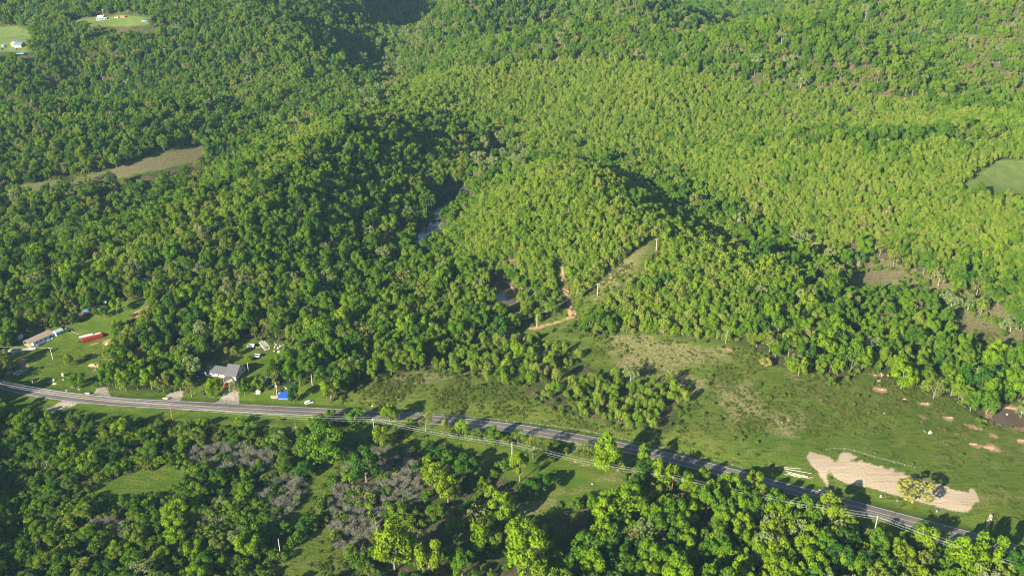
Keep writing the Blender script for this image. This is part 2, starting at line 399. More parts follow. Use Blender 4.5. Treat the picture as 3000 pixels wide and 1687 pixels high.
def water_mat(name, col):
    t = NT(name)
    b = t.bump(t.math('ADD', t.noise(0.9, detail=3), t.noise(0.15, detail=1)), 0.05, 0.15)
    c = t.mix(t.step(t.noise(0.06, detail=2), 0.4, 0.65), col, tuple(v * 1.35 for v in col))
    t.out(t.bsdf(c, 0.06, 0.5, normal=b)); return t.m
M['water_blue'] = water_mat('water_blue', (0.012, 0.020, 0.034))
M['water_brown'] = water_mat('water_brown', (0.062, 0.045, 0.034))
S_ = simple
M['white'] = S_('white_painted', (0.42, 0.41, 0.39), 0.6); M['offwhite'] = S_('offwhite', (0.34, 0.32, 0.28), 0.7)
M['roof_brown'] = S_('brown_shingle', (0.20, 0.155, 0.115), 0.9, 0.15, var=0.25, scale=2.5); M['roof_grey'] = S_('grey_shingle', (0.065, 0.065, 0.07), 0.9, 0.15, var=0.2, scale=2.5)
M['siding_blue'] = S_('pale_blue_siding', (0.30, 0.42, 0.52), 0.7); M['red_steel'] = S_('red_steel', (0.20, 0.022, 0.014), 0.6, 0.3, var=0.15)
M['tin'] = S_('tin', (0.40, 0.43, 0.47), 0.45, 0.5, 0.3); M['wood'] = S_('wood', (0.36, 0.27, 0.17), 0.85, 0.2, var=0.3); M['wood_grey'] = S_('weathered_wood', (0.36, 0.32, 0.26), 0.9, 0.1, var=0.25)
M['pole_wood'] = S_('pole_wood', (0.40, 0.34, 0.26), 0.9, 0.1, var=0.25); M['pole_red'] = S_('pole_red_brown', (0.33, 0.14, 0.06), 0.9, 0.1, var=0.25); M['pole_pale'] = S_('pole_pale', (0.40, 0.37, 0.31), 0.8, 0.1)
M['wire'] = S_('aluminium_wire', (0.55, 0.55, 0.52), 0.45, 0.5, 0.2, grime=0.0); M['dark'] = S_('dark_rubber', (0.03, 0.03, 0.032), 0.8); M['glass'] = S_('window_glass', (0.03, 0.04, 0.05), 0.12, 0.6, grime=0.0)
M['pool_blue'] = S_('pool_cover_blue', (0.015, 0.075, 0.36), 0.5, 0.4); M['tarp'] = S_('blue_tarp', (0.08, 0.20, 0.40), 0.5, 0.4); M['car_red'] = S_('car_red', (0.30, 0.02, 0.03), 0.3, 0.5); M['car_black'] = S_('car_black', (0.02, 0.02, 0.025), 0.25, 0.6)
M['car_white'] = S_('car_white', (0.50, 0.51, 0.53), 0.3, 0.5, grime=0.1); M['car_blue'] = S_('car_blue', (0.20, 0.30, 0.42), 0.35, 0.5); M['hay'] = S_('hay', (0.24, 0.215, 0.17), 0.95, 0.05, var=0.25, scale=4)
M['hay_tan'] = S_('hay_fresh', (0.30, 0.20, 0.12), 0.95, 0.05, var=0.25, scale=4); M['yellow'] = S_('yellow_sign', (0.75, 0.50, 0.03), 0.5); M['rock'] = S_('limestone', (0.30, 0.28, 0.24), 0.9, 0.1, var=0.2); M['green_steel'] = S_('green_steel', (0.03, 0.20, 0.09), 0.5)
M['metal'] = S_('galvanised', (0.60, 0.60, 0.58), 0.4, 0.5, 0.5); M['red_roof'] = S_('red_roof', (0.55, 0.08, 0.04), 0.6); M['clay'] = S_('clay_brown', (0.29, 0.20, 0.13), 0.95, 0.05, var=0.3); M['tan'] = S_('tan', (0.34, 0.25, 0.15), 0.9, 0.1, var=0.2)
M['blue_dark'] = S_('blue_steel', (0.09, 0.13, 0.20), 0.5, 0.4); M['rust'] = S_('rust', (0.20, 0.07, 0.035), 0.8, 0.2, var=0.3)

# ------------------------------------------------------------------ mesh helpers
def mesh(name, V, F, mats, mi=None, smooth=False):
    me = bpy.data.meshes.new(name)
    me.from_pydata([tuple(map(float, v)) for v in V], [], [tuple(map(int, f)) for f in F])
    for m in mats: me.materials.append(m)
    if mi is not None: me.polygons.foreach_set('material_index', np.asarray(mi, np.int32))
    if smooth: me.polygons.foreach_set('use_smooth', np.ones(len(F), bool))
    me.update(); return me
def quads_mesh(name, V, F, mats, mi=None, leaf=None, smooth=False):
    me = bpy.data.meshes.new(name)
    V = np.ascontiguousarray(V, np.float32); F = np.ascontiguousarray(F, np.int32)
    k = F.shape[1]
    me.vertices.add(len(V)); me.vertices.foreach_set('co', V.ravel())
    me.loops.add(F.size); me.loops.foreach_set('vertex_index', F.ravel())
    me.polygons.add(len(F)); me.polygons.foreach_set('loop_start', np.arange(0, F.size, k, dtype=np.int32))
    try: me.polygons.foreach_set('loop_total', np.full(len(F), k, np.int32))
    except Exception: pass
    for m in mats: me.materials.append(m)
    if mi is not None: me.polygons.foreach_set('material_index', np.asarray(mi, np.int32))
    if smooth: me.polygons.foreach_set('use_smooth', np.ones(len(F), bool))
    if leaf is not None:
        a = me.attributes.new('leaf', 'FLOAT', 'POINT'); a.data.foreach_set('value', np.ascontiguousarray(leaf, np.float32))
    me.update(calc_edges=True); me.validate(); return me
def link(name, me, loc=(0, 0, 0), rotz=0.0, parent=None, **props):
    o = bpy.data.objects.new(name, me); COL.objects.link(o)
    if parent is not None: o.parent = parent
    o.location = loc; o.rotation_euler = (0, 0, rotz)
    for k, v in props.items(): o[k] = v
    return o
def thing(name, label, cat, loc=(0, 0, 0), rotz=0.0, group=None, me=None):
    o = link(name, me, loc, rotz); o['label'] = label; o['category'] = cat
    if group: o['group'] = group
    return o
class MB:
    """collects boxes, bars, prisms; build() makes ONE mesh object of them"""
    def __init__(s): s.V = []; s.F = []
    def add(s, V, F):
        n = len(s.V); s.V += [tuple(v) for v in V]; s.F += [tuple(i + n for i in f) for f in F]; return s
    def box(s, x0, x1, y0, y1, z0, z1):
        V = [(x0,y0,z0),(x1,y0,z0),(x1,y1,z0),(x0,y1,z0),(x0,y0,z1),(x1,y0,z1),(x1,y1,z1),(x0,y1,z1)]
        return s.add(V, [(0,3,2,1),(4,5,6,7),(0,1,5,4),(1,2,6,5),(2,3,7,6),(3,0,4,7)])
    def prism(s, prof, x0, x1, axis='x'):
        """profile of (a,z) pairs swept along x (a=y) or along y (a=x)"""
        n = len(prof); f = (lambda t, a, z: (t, a, z)) if axis == 'x' else (lambda t, a, z: (a, t, z))
        V = [f(x0, a, z) for a, z in prof] + [f(x1, a, z) for a, z in prof]
        return s.add(V, [tuple(range(n)), tuple(range(2 * n - 1, n - 1, -1))] + [(i, n + i, n + (i + 1) % n, (i + 1) % n) for i in range(n)])
    def tube(s, p, q, r0, r1=None, n=8):
        p = Vector(p); q = Vector(q); r1 = r0 if r1 is None else r1
        d = (q - p); m = d.to_track_quat('Z', 'Y').to_matrix()
        V = []
        for c, r in ((p, r0), (q, r1)):
            for i in range(n):
                a = 2 * math.pi * i / n; V.append(c + m @ Vector((math.cos(a) * r, math.sin(a) * r, 0)))
        return s.add(V, [tuple(range(n - 1, -1, -1)), tuple(range(n, 2 * n))] + [(i, (i + 1) % n, n + (i + 1) % n, n + i) for i in range(n)])
    def blob(s, c, r, seed=0, sq=(1, 1, 1), sub=1, rough=0.2):
        import bmesh
        bm = bmesh.new(); bmesh.ops.create_icosphere(bm, subdivisions=sub, radius=1.0)
        rn = random.Random(seed)
        V = [Vector((v.co.x * sq[0], v.co.y * sq[1], v.co.z * sq[2])) * r * (1 + rn.uniform(-rough, rough)) + Vector(c) for v in bm.verts]
        F = [tuple(v.index for v in f.verts) for f in bm.faces]; bm.free(); return s.add(V, F)
    def me(s, name, mat, smooth=False): return mesh(name, s.V, s.F, [mat], smooth=smooth)
    def build(s, name, mat, parent=None, smooth=False, **props):
        o = link(name, s.me(name, mat, smooth), parent=parent)
        for k, v in props.items(): o[k] = v
        return o

# ------------------------------------------------------------------ clearings and surfaces, outlines as seen in the photo
def D(*p): return polyD(p)
CLEAR = [   # ground without trees
 D((-40,975),(-40,905),(30,880),(50,862),(70,842),(140,828),(165,835),(225,800),(255,782),(300,768),(355,758),(372,770),(345,792),(300,812),(285,840),(292,880),(278,925),(262,960),(235,985),(150,985),(0,960)),
 D((505,925),(520,900),(575,883),(612,860),(660,858),(748,872),(760,888),(742,905),(705,905),(690,912),(672,945),(690,1000),(745,975),(790,960),(815,985),(800,1028),(560,1020),(430,1008),(420,985),(470,985),(500,960)),
 D((815,1030),(870,1000),(945,965),(1040,935),(1160,945),(1300,978),(1330,1005),(1390,1040),(1480,1060),(1600,1085),(1690,1100),(1720,1050),(1735,985),(1700,950),(1600,965),(1575,900),(1530,850),(1600,842),(1720,858),(1850,872),(1905,895),(1935,925),(1990,935),(2080,955),(2150,960),(2185,925),(2235,945),(2310,985),(2395,1008),(2440,1045),(2470,1075),(2490,1030),(2520,1012),(2576,1020),(2750,1040),(2750,1440),(2576,1390),(2450,1350),(2250,1292),(1850,1190),(1680,1150),(1500,1112),(1150,1058)),
 D((1470,792),(1512,744),(1586,684),(1636,647),(1668,608),(1644,602),(1596,634),(1524,692),(1464,752),(1440,786),(1445,802)),
 D((1404,660),(1416,660),(1424,690),(1434,722),(1448,760),(1456,798),(1430,804),(1416,758),(1408,725),(1402,690)),
 D((1305,828),(1355,814),(1400,802),(1450,786),(1460,804),(1412,824),(1362,838),(1312,846)),
 D((1340,850),(1400,838),(1500,855),(1540,860),(1580,960),(1520,930),(1440,890),(1380,880)),
 D((2418,470),(2450,445),(2510,404),(2600,404),(2750,415),(2750,520),(2576,500),(2500,488)),
 D((0,470),(90,462),(180,452),(275,432),(350,404),(440,382),(505,372),(525,388),(470,408),(400,425),(330,440),(240,452),(120,475),(0,492)),
 D((-60,72),(40,66),(80,78),(70,108),(95,125),(60,132),(0,130),(-60,130)),
 D((165,52),(240,45),(300,38),(350,42),(390,52),(400,62),(330,66),(250,66),(180,62)),
 D((400,72),(440,70),(450,80),(420,86),(400,80)),
 D((2130,700),(2180,690),(2250,680),(2290,690),(2250,715),(2180,740),(2140,735)),
 D((2370,800),(2430,790),(2500,830),(2530,870),(2480,880),(2400,850)),
 # below the road
 D((0,985),(130,1012),(300,1035),(500,1045),(750,1060),(950,1075),(1100,1092),(1240,1120),(1400,1140),(1480,1160),(1560,1190),(1590,1235),(1500,1250),(1420,1262),(1370,1285),(1300,1300),(1290,1280),(1350,1240),(1340,1200),(1260,1185),(1200,1160),(1100,1110),(950,1098),(900,1105),(860,1145),(740,1320),(715,1320),(810,1170),(880,1090),(780,1070),(640,1080),(500,1075),(400,1058),(200,1040),(100,1042),(0,1012)),
 D((250,1215),(330,1190),(440,1180),(470,1200),(420,1240),(330,1262),(262,1262),(225,1240)),
 D((700,1449),(720,1400),(790,1340),(850,1330),(830,1380),(880,1420),(900,1470),(700,1470)),
 D((2100,1262),(2200,1290),(2300,1318),(2330,1322),(2290,1345),(2240,1362),(2160,1330),(2080,1290)),
 D((860,1150),(900,1108),(925,1092),(905,1130),(850,1190),(760,1330),(725,1380),(705,1380)),
 D((1000,1085),(1100,1100),(1200,1140),(1280,1180),(1220,1180),(1120,1130),(1010,1110)),
]
OAKGAP = [   # thin woods, ground shows through
 D((1060,935),(1150,850),(1340,835),(1560,850),(1600,960),(1720,940),(1740,1060),(1600,1080),(1480,1060),(1330,1005),(1180,945)),
]
LAWN = [CLEAR[14], CLEAR[15], CLEAR[0], CLEAR[1], D((1700,1165),(1850,1200),(2000,1240),(2250,1300),(2400,1340),(2350,1280),(2240,1262),(2060,1235),(1960,1190),(1800,1150)), D((2418,470),(2510,404),(2750,415),(2750,520),(2576,500)), CLEAR[9]]
DRY = [D((1520,845),(1620,842),(1740,865),(1830,880),(1830,905),(1730,925),(1640,935),(1570,950),(1540,900)), D((1560,960),(1700,930),(1800,960),(1740,1010),(1600,1000)), CLEAR[8],
 D((2060,640),(2200,640),(2320,690),(2280,760),(2180,720),(2080,690)), D((1160,840),(1300,830),(1320,850),(1200,865)), D((2450,800),(2576,790),(2576,850),(2480,840)), D((1780,960),(1880,960),(1930,1040),(1850,1060)),
 D((1480,700),(1560,650),(1640,610),(1600,670),(1500,760)), D((940,960),(1060,930),(1180,950),(1040,960)), D((1290,1270),(1420,1240),(1400,1270),(1310,1300)), D((1920,1040),(2020,1040),(1990,1100),(1930,1080)), D((160,52),(240,45),(260,58),(200,62))]
EARTH = [D((1385,476),(1440,500),(1500,512),(1540,528),(1480,524),(1410,500)), D((2190,968),(2215,975),(2235,986),(2215,990),(2195,980)), D((2262,998),(2282,1004),(2270,1008)), D((2300,1008),(2330,1015),(2348,1024),(2318,1020)), D((2310,1042),(2335,1050),(2320,1056)), D((2368,1045),(2405,1055),(2390,1062),(2372,1055)), D((2420,1062),(2470,1075),(2475,1085),(2440,1078)), D((2488,1088),(2515,1096),(2505,1104),(2490,1098)),
 D((2440,1112),(2475,1122),(2460,1130),(2442,1122)), D((2480,1112),(2510,1122),(2522,1136),(2495,1136),(2480,1124)), D((2560,1100),(2590,1108),(2575,1118),(2558,1110)),
 D((2478,1030),(2500,1018),(2520,1018),(2505,1035),(2500,1060),(2482,1052)), D((2500,1062),(2540,1076),(2590,1072),(2590,1084),(2540,1084)),
 D((1408,664),(1414,664),(1422,700),(1434,740),(1448,785),(1456,798),(1433,800),(1422,755),(1411,722)), D((1318,828),(1360,818),(1400,808),(1450,792),(1440,800),(1400,814),(1345,830)),
 D((225,918),(240,912),(252,918),(240,925),(246,940),(256,955),(255,970),(242,978),(250,955),(236,935)), D((252,860),(275,852),(300,862),(296,880),(275,878)), D((330,790),(360,775),(372,770),(366,790),(345,798)),
 D((1240,718),(1262,708),(1275,712),(1262,722)), D((1236,660),(1258,655),(1255,668)), D((1200,690),(1225,695),(1230,712)), D((2070,700),(2130,720),(2180,730),(2120,740)), D((1395,478),(1440,500),(1500,510),(1560,520),(1500,540),(1430,520)),
 D((700,565),(760,548),(785,542),(780,550),(730,566)), D((575,645),(590,632),(605,630),(600,640)), D((215,870),(255,858),(240,868)), D((40,905),(60,900),(75,925),(60,940)), D((1600,540),(1660,560),(1640,580)), D((600,878),(660,868),(660,874)), D((565,965),(580,945),(600,960),(590,980)), D((1800,870),(1860,880),(1840,890)),
 D((2020,598),(2060,640),(2110,650),(2050,600))]
PAD = [polyS([(2200 + a / 2.275, 1050 + b / 2.275) for a, b in ((600,615),(650,625),(712,648),(652,688),(740,690),(820,712),(900,738),(1000,768),(1100,795),(1180,822),(1250,842),(1350,872),(1452,895),(1450,862),(1490,862),(1508,900),(1520,955),(1480,965),(1440,1022),(1380,1020),(1300,1000),(1150,962),(1000,918),(870,884),(700,842),(620,825),(560,792),(522,745),(528,712),(572,680),(590,640))]),
 polyS([(2200 + a / 2.275, 1050 + b / 2.275) for a, b in ((385,618),(440,632),(520,655),(560,690),(520,735),(500,790),(535,850),(510,862),(470,800),(440,740),(400,705),(372,660))])]
GRAVEL = [D((235,990),(245,972),(262,966),(272,985),(282,998)), D((410,1002),(430,985),(450,978),(462,985),(455,1006)), D((545,1012),(565,985),(580,975),(600,985),(602,1018)), D((155,1008),(200,1015),(150,1030),(120,1042),(102,1052),(90,1046),(118,1028)), D((2062,1228),(2086,1226),(2100,1246),(2070,1240)), D((1438,1132),(1452,1112),(1466,1108),(1455,1122),(1446,1142)), D((20,1090),(60,1060),(90,1046),(100,1052),(66,1072),(28,1100))]
TRACKS = [  # pairs of wheel ruts etc: (points, half width)
 ([(1444,1125),(1436,1145),(1448,1162),(1490,1172),(1545,1176),(1585,1160),(1605,1145)], 0.6, 'earth'),
 ([(1560,1190),(1500,1215),(1440,1240)], 0.3, 'dry'),
 ([(1980,940),(2050,990),(2100,1030)], 0.8, 'dry'),
 ([(2330,1268),(2400,1270),(2480,1250),(2580,1240)], 0.4, 'dry'),
 ([(2165,1158),(2230,1175),(2310,1195),(2380,1222)], 0.3, 'pad'),
]

# ------------------------------------------------------------------ ground sheet
def axis(segs):
    out = [segs[0][0]]
    for a, b, s in segs:
        n = max(1, int(round((b - a) / s))); out += list(np.linspace(a, b, n + 1)[1:])
    return np.array(out)
ax_x = axis([(-6000,-3000,300),(-3000,-1500,60),(-1500,-700,12),(-700,-340,6),(-340,400,2.2),(400,700,6),(700,1500,12),(1500,3000,60),(3000,6000,300)])
ax_y = axis([(-1500,0,150),(0,240,20),(240,560,2.2),(560,800,4),(800,1500,8),(1500,2600,20),(2600,8000,180)])
gxx, gyy = np.meshgrid(ax_x, ax_y)
gz = H(gxx.ravel(), gyy.ravel())
gX, gY = gxx.ravel(), gyy.ravel()
far = np.hypot(gX, gY)
nx_, ny_ = len(ax_x), len(ax_y)
ii = (np.arange(ny_ - 1)[:, None] * nx_ + np.arange(nx_ - 1)[None, :]).ravel()
GF = np.stack([ii, ii + 1, ii + nx_ + 1, ii + nx_], 1)
gme = quads_mesh('ground', np.stack([gX, gY, gz], 1), GF, [M['ground']], smooth=True)
def maxsd(polys, base=-12.0):
    o = np.full(gX.shape, base)
    for p in polys: o = np.maximum(o, sdf(gX, gY, p))
    return np.clip(o, -12, 12)
layers = {k: maxsd(v) for k, v in dict(lawn=LAWN, dry=DRY, earth=EARTH, pad=PAD, gravel=GRAVEL).items()}
for pts, hw, lay in TRACKS:
    ch = chain(polyD(pts), 4.0)
    m = (gX > ch[:, 0].min() - 12) & (gX < ch[:, 0].max() + 12) & (gY > ch[:, 1].min() - 12) & (gY < ch[:, 1].max() + 12)
    layers[lay][m] = np.maximum(layers[lay][m], hw - dist_chain(gX[m], gY[m], ch))
for nm, lv, pl in PONDS:                                           # wet clay round the ponds
    s = sdf(gX, gY, pl); w = 3.5 if nm == 'east' else 1.2 if nm == 'brown' else -3.0
    layers['earth'] = np.maximum(layers['earth'], np.clip(s + w, -12, 12))
cl = maxsd(CLEAR)
near_road = np.where(gY < 640, dist_chain(gX, np.minimum(gY, 700), ROAD[::2]), 99)
cl = np.maximum(cl, np.clip(12 - near_road, -12, 12))
layers['lawn'] = np.maximum(layers['lawn'], np.clip(8 - near_road, -12, 12))
layers['gravel'] = np.maximum(layers['gravel'], np.where(near_road < 4.6, 4.35 - near_road, -12))
low = np.maximum(-cl, -12)
low = np.where(gY < 395, low - 5, low - 2.5)                               # grassy floor below the road
layers['hayfield'] = maxsd([CLEAR[7], CLEAR[9], CLEAR[10]]); layers['fallow'] = maxsd([CLEAR[8], CLEAR[11], D((1960,560),(2080,600),(2330,690),(2576,790),(2576,880),(2450,850),(2200,745),(2050,665))])
low = np.where(layers['fallow'] > 0, -8, low)
layers['litter'] = low
for k, v in layers.items():
    a = gme.attributes.new(k, 'FLOAT', 'POINT'); a.data.foreach_set('value', np.ascontiguousarray(v, np.float32))
link('ground', gme, kind='structure')

# ------------------------------------------------------------------ road
def ribbon(name, ch, off0, off1, lift, mat, wobble=0.0, dash=None):
    t = np.gradient(ch, axis=0); t /= np.linalg.norm(t, axis=1)[:, None]
    nrm = np.stack([-t[:, 1], t[:, 0]], 1)
    cols = [off0, off1] if abs(off1 - off0) < 1 else list(np.linspace(off0, off1, 13))
    V = []; tr = []
    for c in cols:
        p = ch + nrm * c
        V.append(np.column_stack([p, np.full(len(p), lift)]))
        tr.append(np.full(len(p), math.exp(-((abs(abs(c) - 1.8) - 0.9) / 0.35) ** 2)))
    n = len(ch); V = np.vstack(V); F = []
    for k in range(len(cols) - 1):
        i = np.arange(n - 1); F.append(np.stack([k * n + i, k * n + i + 1, (k + 1) * n + i + 1, (k + 1) * n + i], 1))
    me = quads_mesh(name, V, np.vstack(F), [mat])
    a = me.attributes.new('track', 'FLOAT', 'POINT'); a.data.foreach_set('value', np.concatenate(tr).astype(np.float32))
    return link(name, me, kind='structure')
RW = 3.75
ribbon('road', ROAD, RW + 0.35, -RW - 0.35, 0.05, M['asphalt'])
ribbon('edge_line', ROAD, RW, RW - 0.16, 0.056, M['white_paint'])
ribbon('edge_line', ROAD, -RW + 0.16, -RW, 0.056, M['white_paint'])
ribbon('centre_line', ROAD, 0.22, 0.08, 0.056, M['yellow_paint'])
ribbon('centre_line', ROAD, -0.08, -0.22, 0.056, M['yellow_paint'])

for nm, lv, pl in PONDS:
    V = [(p[0], p[1], lv) for p in pl]
    me = mesh('pond_water', V, [tuple(range(len(V)))], [M['water_brown' if nm in ('brown', 'east') else 'water_blue']])
    link('pond_water', me, kind='structure')

# ------------------------------------------------------------------ trees
def leaf_cards(rng, P, N, size, jitter=0.55, asp=0.75):
    n = len(P)
    N = N + rng.normal(0, jitter, (n, 3)); N /= np.linalg.norm(N, axis=1)[:, None]
    T = np.cross(N, rng.normal(0, 1, (n, 3))); T /= np.linalg.norm(T, axis=1)[:, None] + 1e-9
    B = np.cross(N, T)
    s = (size * rng.uniform(0.6, 1.35, n))[:, None]
    bend = N * s * 0.22
    V = np.stack([P - T * s * 0.55 - bend, P - B * s * asp * 0.5, P + T * s * 0.55 - bend * 0.6, P + B * s * asp * 0.5], 1).reshape(-1, 3)
    F = np.arange(4 * n).reshape(n, 4)
    return V, F
def crown(seed, R, z0, z1, nlobe, nleaf, leaf, form='round', lobe=(0.30, 0.46), gap=0.0, jitter=0.5):
    rng = np.random.default_rng(seed)
    Hc = (z1 - z0) / 2; zc = (z0 + z1) / 2
    C, S = [], []
    for i in range(nlobe):
        for _ in range(30):
            v = rng.normal(0, 1, 3); v /= np.linalg.norm(v)
            if v[2] > -0.75: break
        rad = rng.uniform(0.50, 0.86)
        c = v * rad
        if form == 'oval':
            k = 1.0 - 0.42 * max(c[2], 0) ; c[:2] *= k
        if form == 'cone':
            k = 0.55 - 0.45 * c[2]; c[:2] *= k / 0.6
        if form == 'flat': c[2] = abs(c[2]) * 0.7 - 0.1
        C.append(c); S.append(rng.uniform(*lobe) * (0.8 if form in ('oval', 'cone') and c[2] > 0.4 else 1))
    C = np.array(C); S = np.array(S)
    k = rng.choice(nlobe, nleaf * 2, p=S ** 2 / (S ** 2).sum())
    v = rng.normal(0, 1, (nleaf * 2, 3)); v /= np.linalg.norm(v, axis=1)[:, None]
    P = C[k] + v * (S[k] * rng.uniform(0.75, 1.05, nleaf * 2))[:, None]
    # keep those near the outside of the union of lobes
    d = np.linalg.norm(P[:, None] - C[None], axis=2) / S[None]
    inside = (d < 0.72).sum(1)
    keep = (inside == 0) & ((v[:, 2] > -0.55) | (rng.random(len(v)) < 0.35))
    P, v, k = P[keep][:nleaf], v[keep][:nleaf], k[keep][:nleaf]
    tone = rng.random(nlobe)[k] * 0.6 + rng.random(len(k)) * 0.4
    if gap > 0:
        g = rng.random(nlobe)[k] > gap * rng.random(len(k)); P, v, tone = P[g], v[g], tone[g]
    sc = np.array([R, R, Hc]); P = P * sc + [0, 0, zc]
    N = v / sc; N /= np.linalg.norm(N, axis=1)[:, None]
    V, F = leaf_cards(rng, P, N, leaf, jitter)
    return V, F, np.repeat(tone, 4), C * sc + [0, 0, zc], S * R
def limbs(seed, h0, tips, r0, rtop=0.05):
    """tapered trunk with limbs reaching towards the tips"""
    rn = random.Random(seed); mb = MB()
    top = max(t[2] for t in tips) * 0.86
    pts = [Vector((0, 0, -0.8))]; n = 5
    for i in range(1, n + 1):
        pts.append(Vector((rn.uniform(-1, 1) * 0.02 * top * i / 2, rn.uniform(-1, 1) * 0.02 * top * i / 2, top * i / n)))
    rr = [r0 * (1.25 if i == 0 else 1.0) * (1 - 0.8 * i / n) + rtop for i in range(n + 1)]
    for i in range(n): mb.tube(pts[i], pts[i + 1], rr[i], rr[i + 1], 6)
    for t in tips:
        t = Vector(t); z = min(max(h0, t[2] - 0.75 * math.hypot(t[0], t[1]) - 0.4), top * 0.9)
        f = z / top * n; i = min(int(f), n - 1); a = pts[i].lerp(pts[i + 1], f - i) if i > 0 else Vector((pts[1].x * f, pts[1].y * f, z))
        m = a.lerp(t, 0.5) + Vector((rn.uniform(-.3, .3), rn.uniform(-.3, .3), rn.uniform(-.2, .5)))
        mb.tube(a, m, r0 * 0.38, r0 * 0.24, 5); mb.tube(m, t, r0 * 0.24, r0 * 0.07, 4)
    return mb
def twigs(seed, R, Hh, n, up=0.6, r=0.045):
    rn = random.Random(seed); mb = MB()
    for i in range(n):
        a = rn.uniform(0, 2 * math.pi); e = rn.uniform(0.25, 1.0)
        p = Vector((math.cos(a) * R * 0.12, math.sin(a) * R * 0.12, rn.uniform(0, Hh * 0.35)))
        q = Vector((math.cos(a) * R * e * 0.6, math.sin(a) * R * e * 0.6, Hh * rn.uniform(0.45, 0.75)))
        mb.tube(p, q, r * 1.6, r, 3)
        for j in range(4):
            s = q + Vector((rn.gauss(0, R * 0.26), rn.gauss(0, R * 0.26), Hh * rn.uniform(0.05, 0.35)))
            m = p.lerp(q, rn.uniform(0.6, 1)); mb.tube(m, s, r, r * 0.5, 3)
            for l in range(3):
                w = s + Vector((rn.gauss(0, R * 0.13), rn.gauss(0, R * 0.13), Hh * rn.uniform(-0.02, 0.14)))
                mb.tube(m.lerp(s, rn.uniform(0.5, 1)), w, r * 0.6, r * 0.3, 3)
    return mb

PROTO = {}       # kind -> list of dicts: crown mesh, trunk mesh, joined mesh, radius, height
def joined(name, cr, tr_mb, mats):
    V, F, tone = cr
    TV = np.array(tr_mb.V, float).reshape(-1, 3)
    me = bpy.data.meshes.new(name)
    allV = np.vstack([V, TV]) if len(TV) else V
    faces = [tuple(map(int, f)) for f in F] + [tuple(i + len(V) for i in f) for f in tr_mb.F]
    me.from_pydata(allV.tolist(), [], faces)
    for m in mats: me.materials.append(m)
    mi = np.zeros(len(faces), np.int32); mi[len(F):] = 1; me.polygons.foreach_set('material_index', mi)
    a = me.attributes.new('leaf', 'FLOAT', 'POINT'); a.data.foreach_set('value', np.concatenate([tone, np.full(len(TV), 0.5)]).astype(np.float32))
    me.update(); return me
def proto(kind, seed, R, h, mats, trunk=0.16, nlobe=16, nleaf=1300, leaf=0.85, form='round', r0=0.22, **kw):
    V, F, tone, tips, S = crown(seed, R, h * trunk, h, nlobe, nleaf, leaf, form, **kw)
    rn = random.Random(seed); tl = [tuple(t) for t in tips if t[2] > h * 0.3]
    tr = limbs(seed, h * trunk * 1.1, rn.sample(tl, min(len(tl), 8)), r0)
    PROTO.setdefault(kind, []).append(dict(
        crown=quads_mesh(kind + '_crown', V, F, [mats[0]], leaf=tone), trunk=tr.me(kind + '_trunk', mats[1]),
        whole=joined(kind + '_whole', (V, F, tone), tr, mats), R=R, h=h))
for i in range(7): proto('oak', 10 + i, 5.0, (11, 12, 13, 11.5, 14, 12.5, 10.5)[i], (M['leaf_oak'], M['bark']), nlobe=(19, 25, 30, 17, 27, 33, 22)[i], nleaf=2600, leaf=0.64, lobe=(0.19, 0.36), gap=0.35 if i % 2 else 0.1, trunk=0.07, jitter=0.42)
for i in range(5): proto('young', 40 + i, 2.6, (8.5, 9.5, 8, 10, 9)[i], (M['leaf_young'], M['bark']), nlobe=(11, 13, 10, 14, 12)[i], nleaf=800, leaf=0.60, form='oval', lobe=(0.42, 0.60), r0=0.11, trunk=0.10, gap=0.05, jitter=0.32)
for i in range(4): proto('pale', 60 + i, 4.2, (13, 14.5, 12, 13.5)[i], (M['leaf_pale'], M['bark_pale']), nlobe=16, nleaf=1500, leaf=0.66, gap=0.35, r0=0.24, lobe=(0.22, 0.34), jitter=0.8)
for i in range(5): proto('scrub', 80 + i, 2.3, (4.2, 3.6, 5.2, 3.0, 4.6)[i], (M['leaf_scrub'], M['bark']), nlobe=10, nleaf=480, leaf=0.55, trunk=0.02, r0=0.08, lobe=(0.32, 0.50), gap=0.3, jitter=0.7)
for i in range(3): proto('airy', 95 + i, 4.6, (11, 12, 12.5)[i], (M['leaf_olive'], M['bark']), nlobe=26, nleaf=820, leaf=0.60, gap=0.7, r0=0.22, lobe=(0.18, 0.28), jitter=0.9)
for i in range(3):
    tw = twigs(120 + i, 2.6, 3.4, 26); me = tw.me('bare_shrub_mesh', M['twig_grey'])
    PROTO.setdefault('bare', []).append(dict(crown=me, trunk=None, whole=me, R=2.4, h=3.6))
for i in range(3):
    tr = limbs(140 + i, 3.0, [(math.cos(a) * r_, math.sin(a) * r_, z) for a, r_, z in [(k * 0.9 + i, 2.0 + (k % 3) * 0.7, 6.5 + (k * 37 % 5)) for k in range(9)]], 0.22)
    me = tr.me('dead_tree_mesh', M['bark_pale']); PROTO.setdefault('dead', []).append(dict(crown=me, trunk=None, whole=me, R=3.0, h=11))
for i in range(4):
    V, F, tone, tips, S = crown(160 + i, 0.8, 0.0, 0.9, 6, 46, 0.42, 'flat', lobe=(0.4, 0.6), jitter=0.9)
    PROTO.setdefault('tuft', []).append(dict(whole=quads_mesh('tuft_mesh', V, F, [M['leaf_tuft']], leaf=tone), R=0.8, h=0.9))

SIZE_BASE = {k: (v[0]['R'], v[0]['h']) for k, v in PROTO.items()}
def vis(x, y, z, m=60):
    sx, sy, zz = project(x, y, z); return (sx > -m) & (sx < 3000 + m) & (sy > -m) & (sy < 1687 + m)

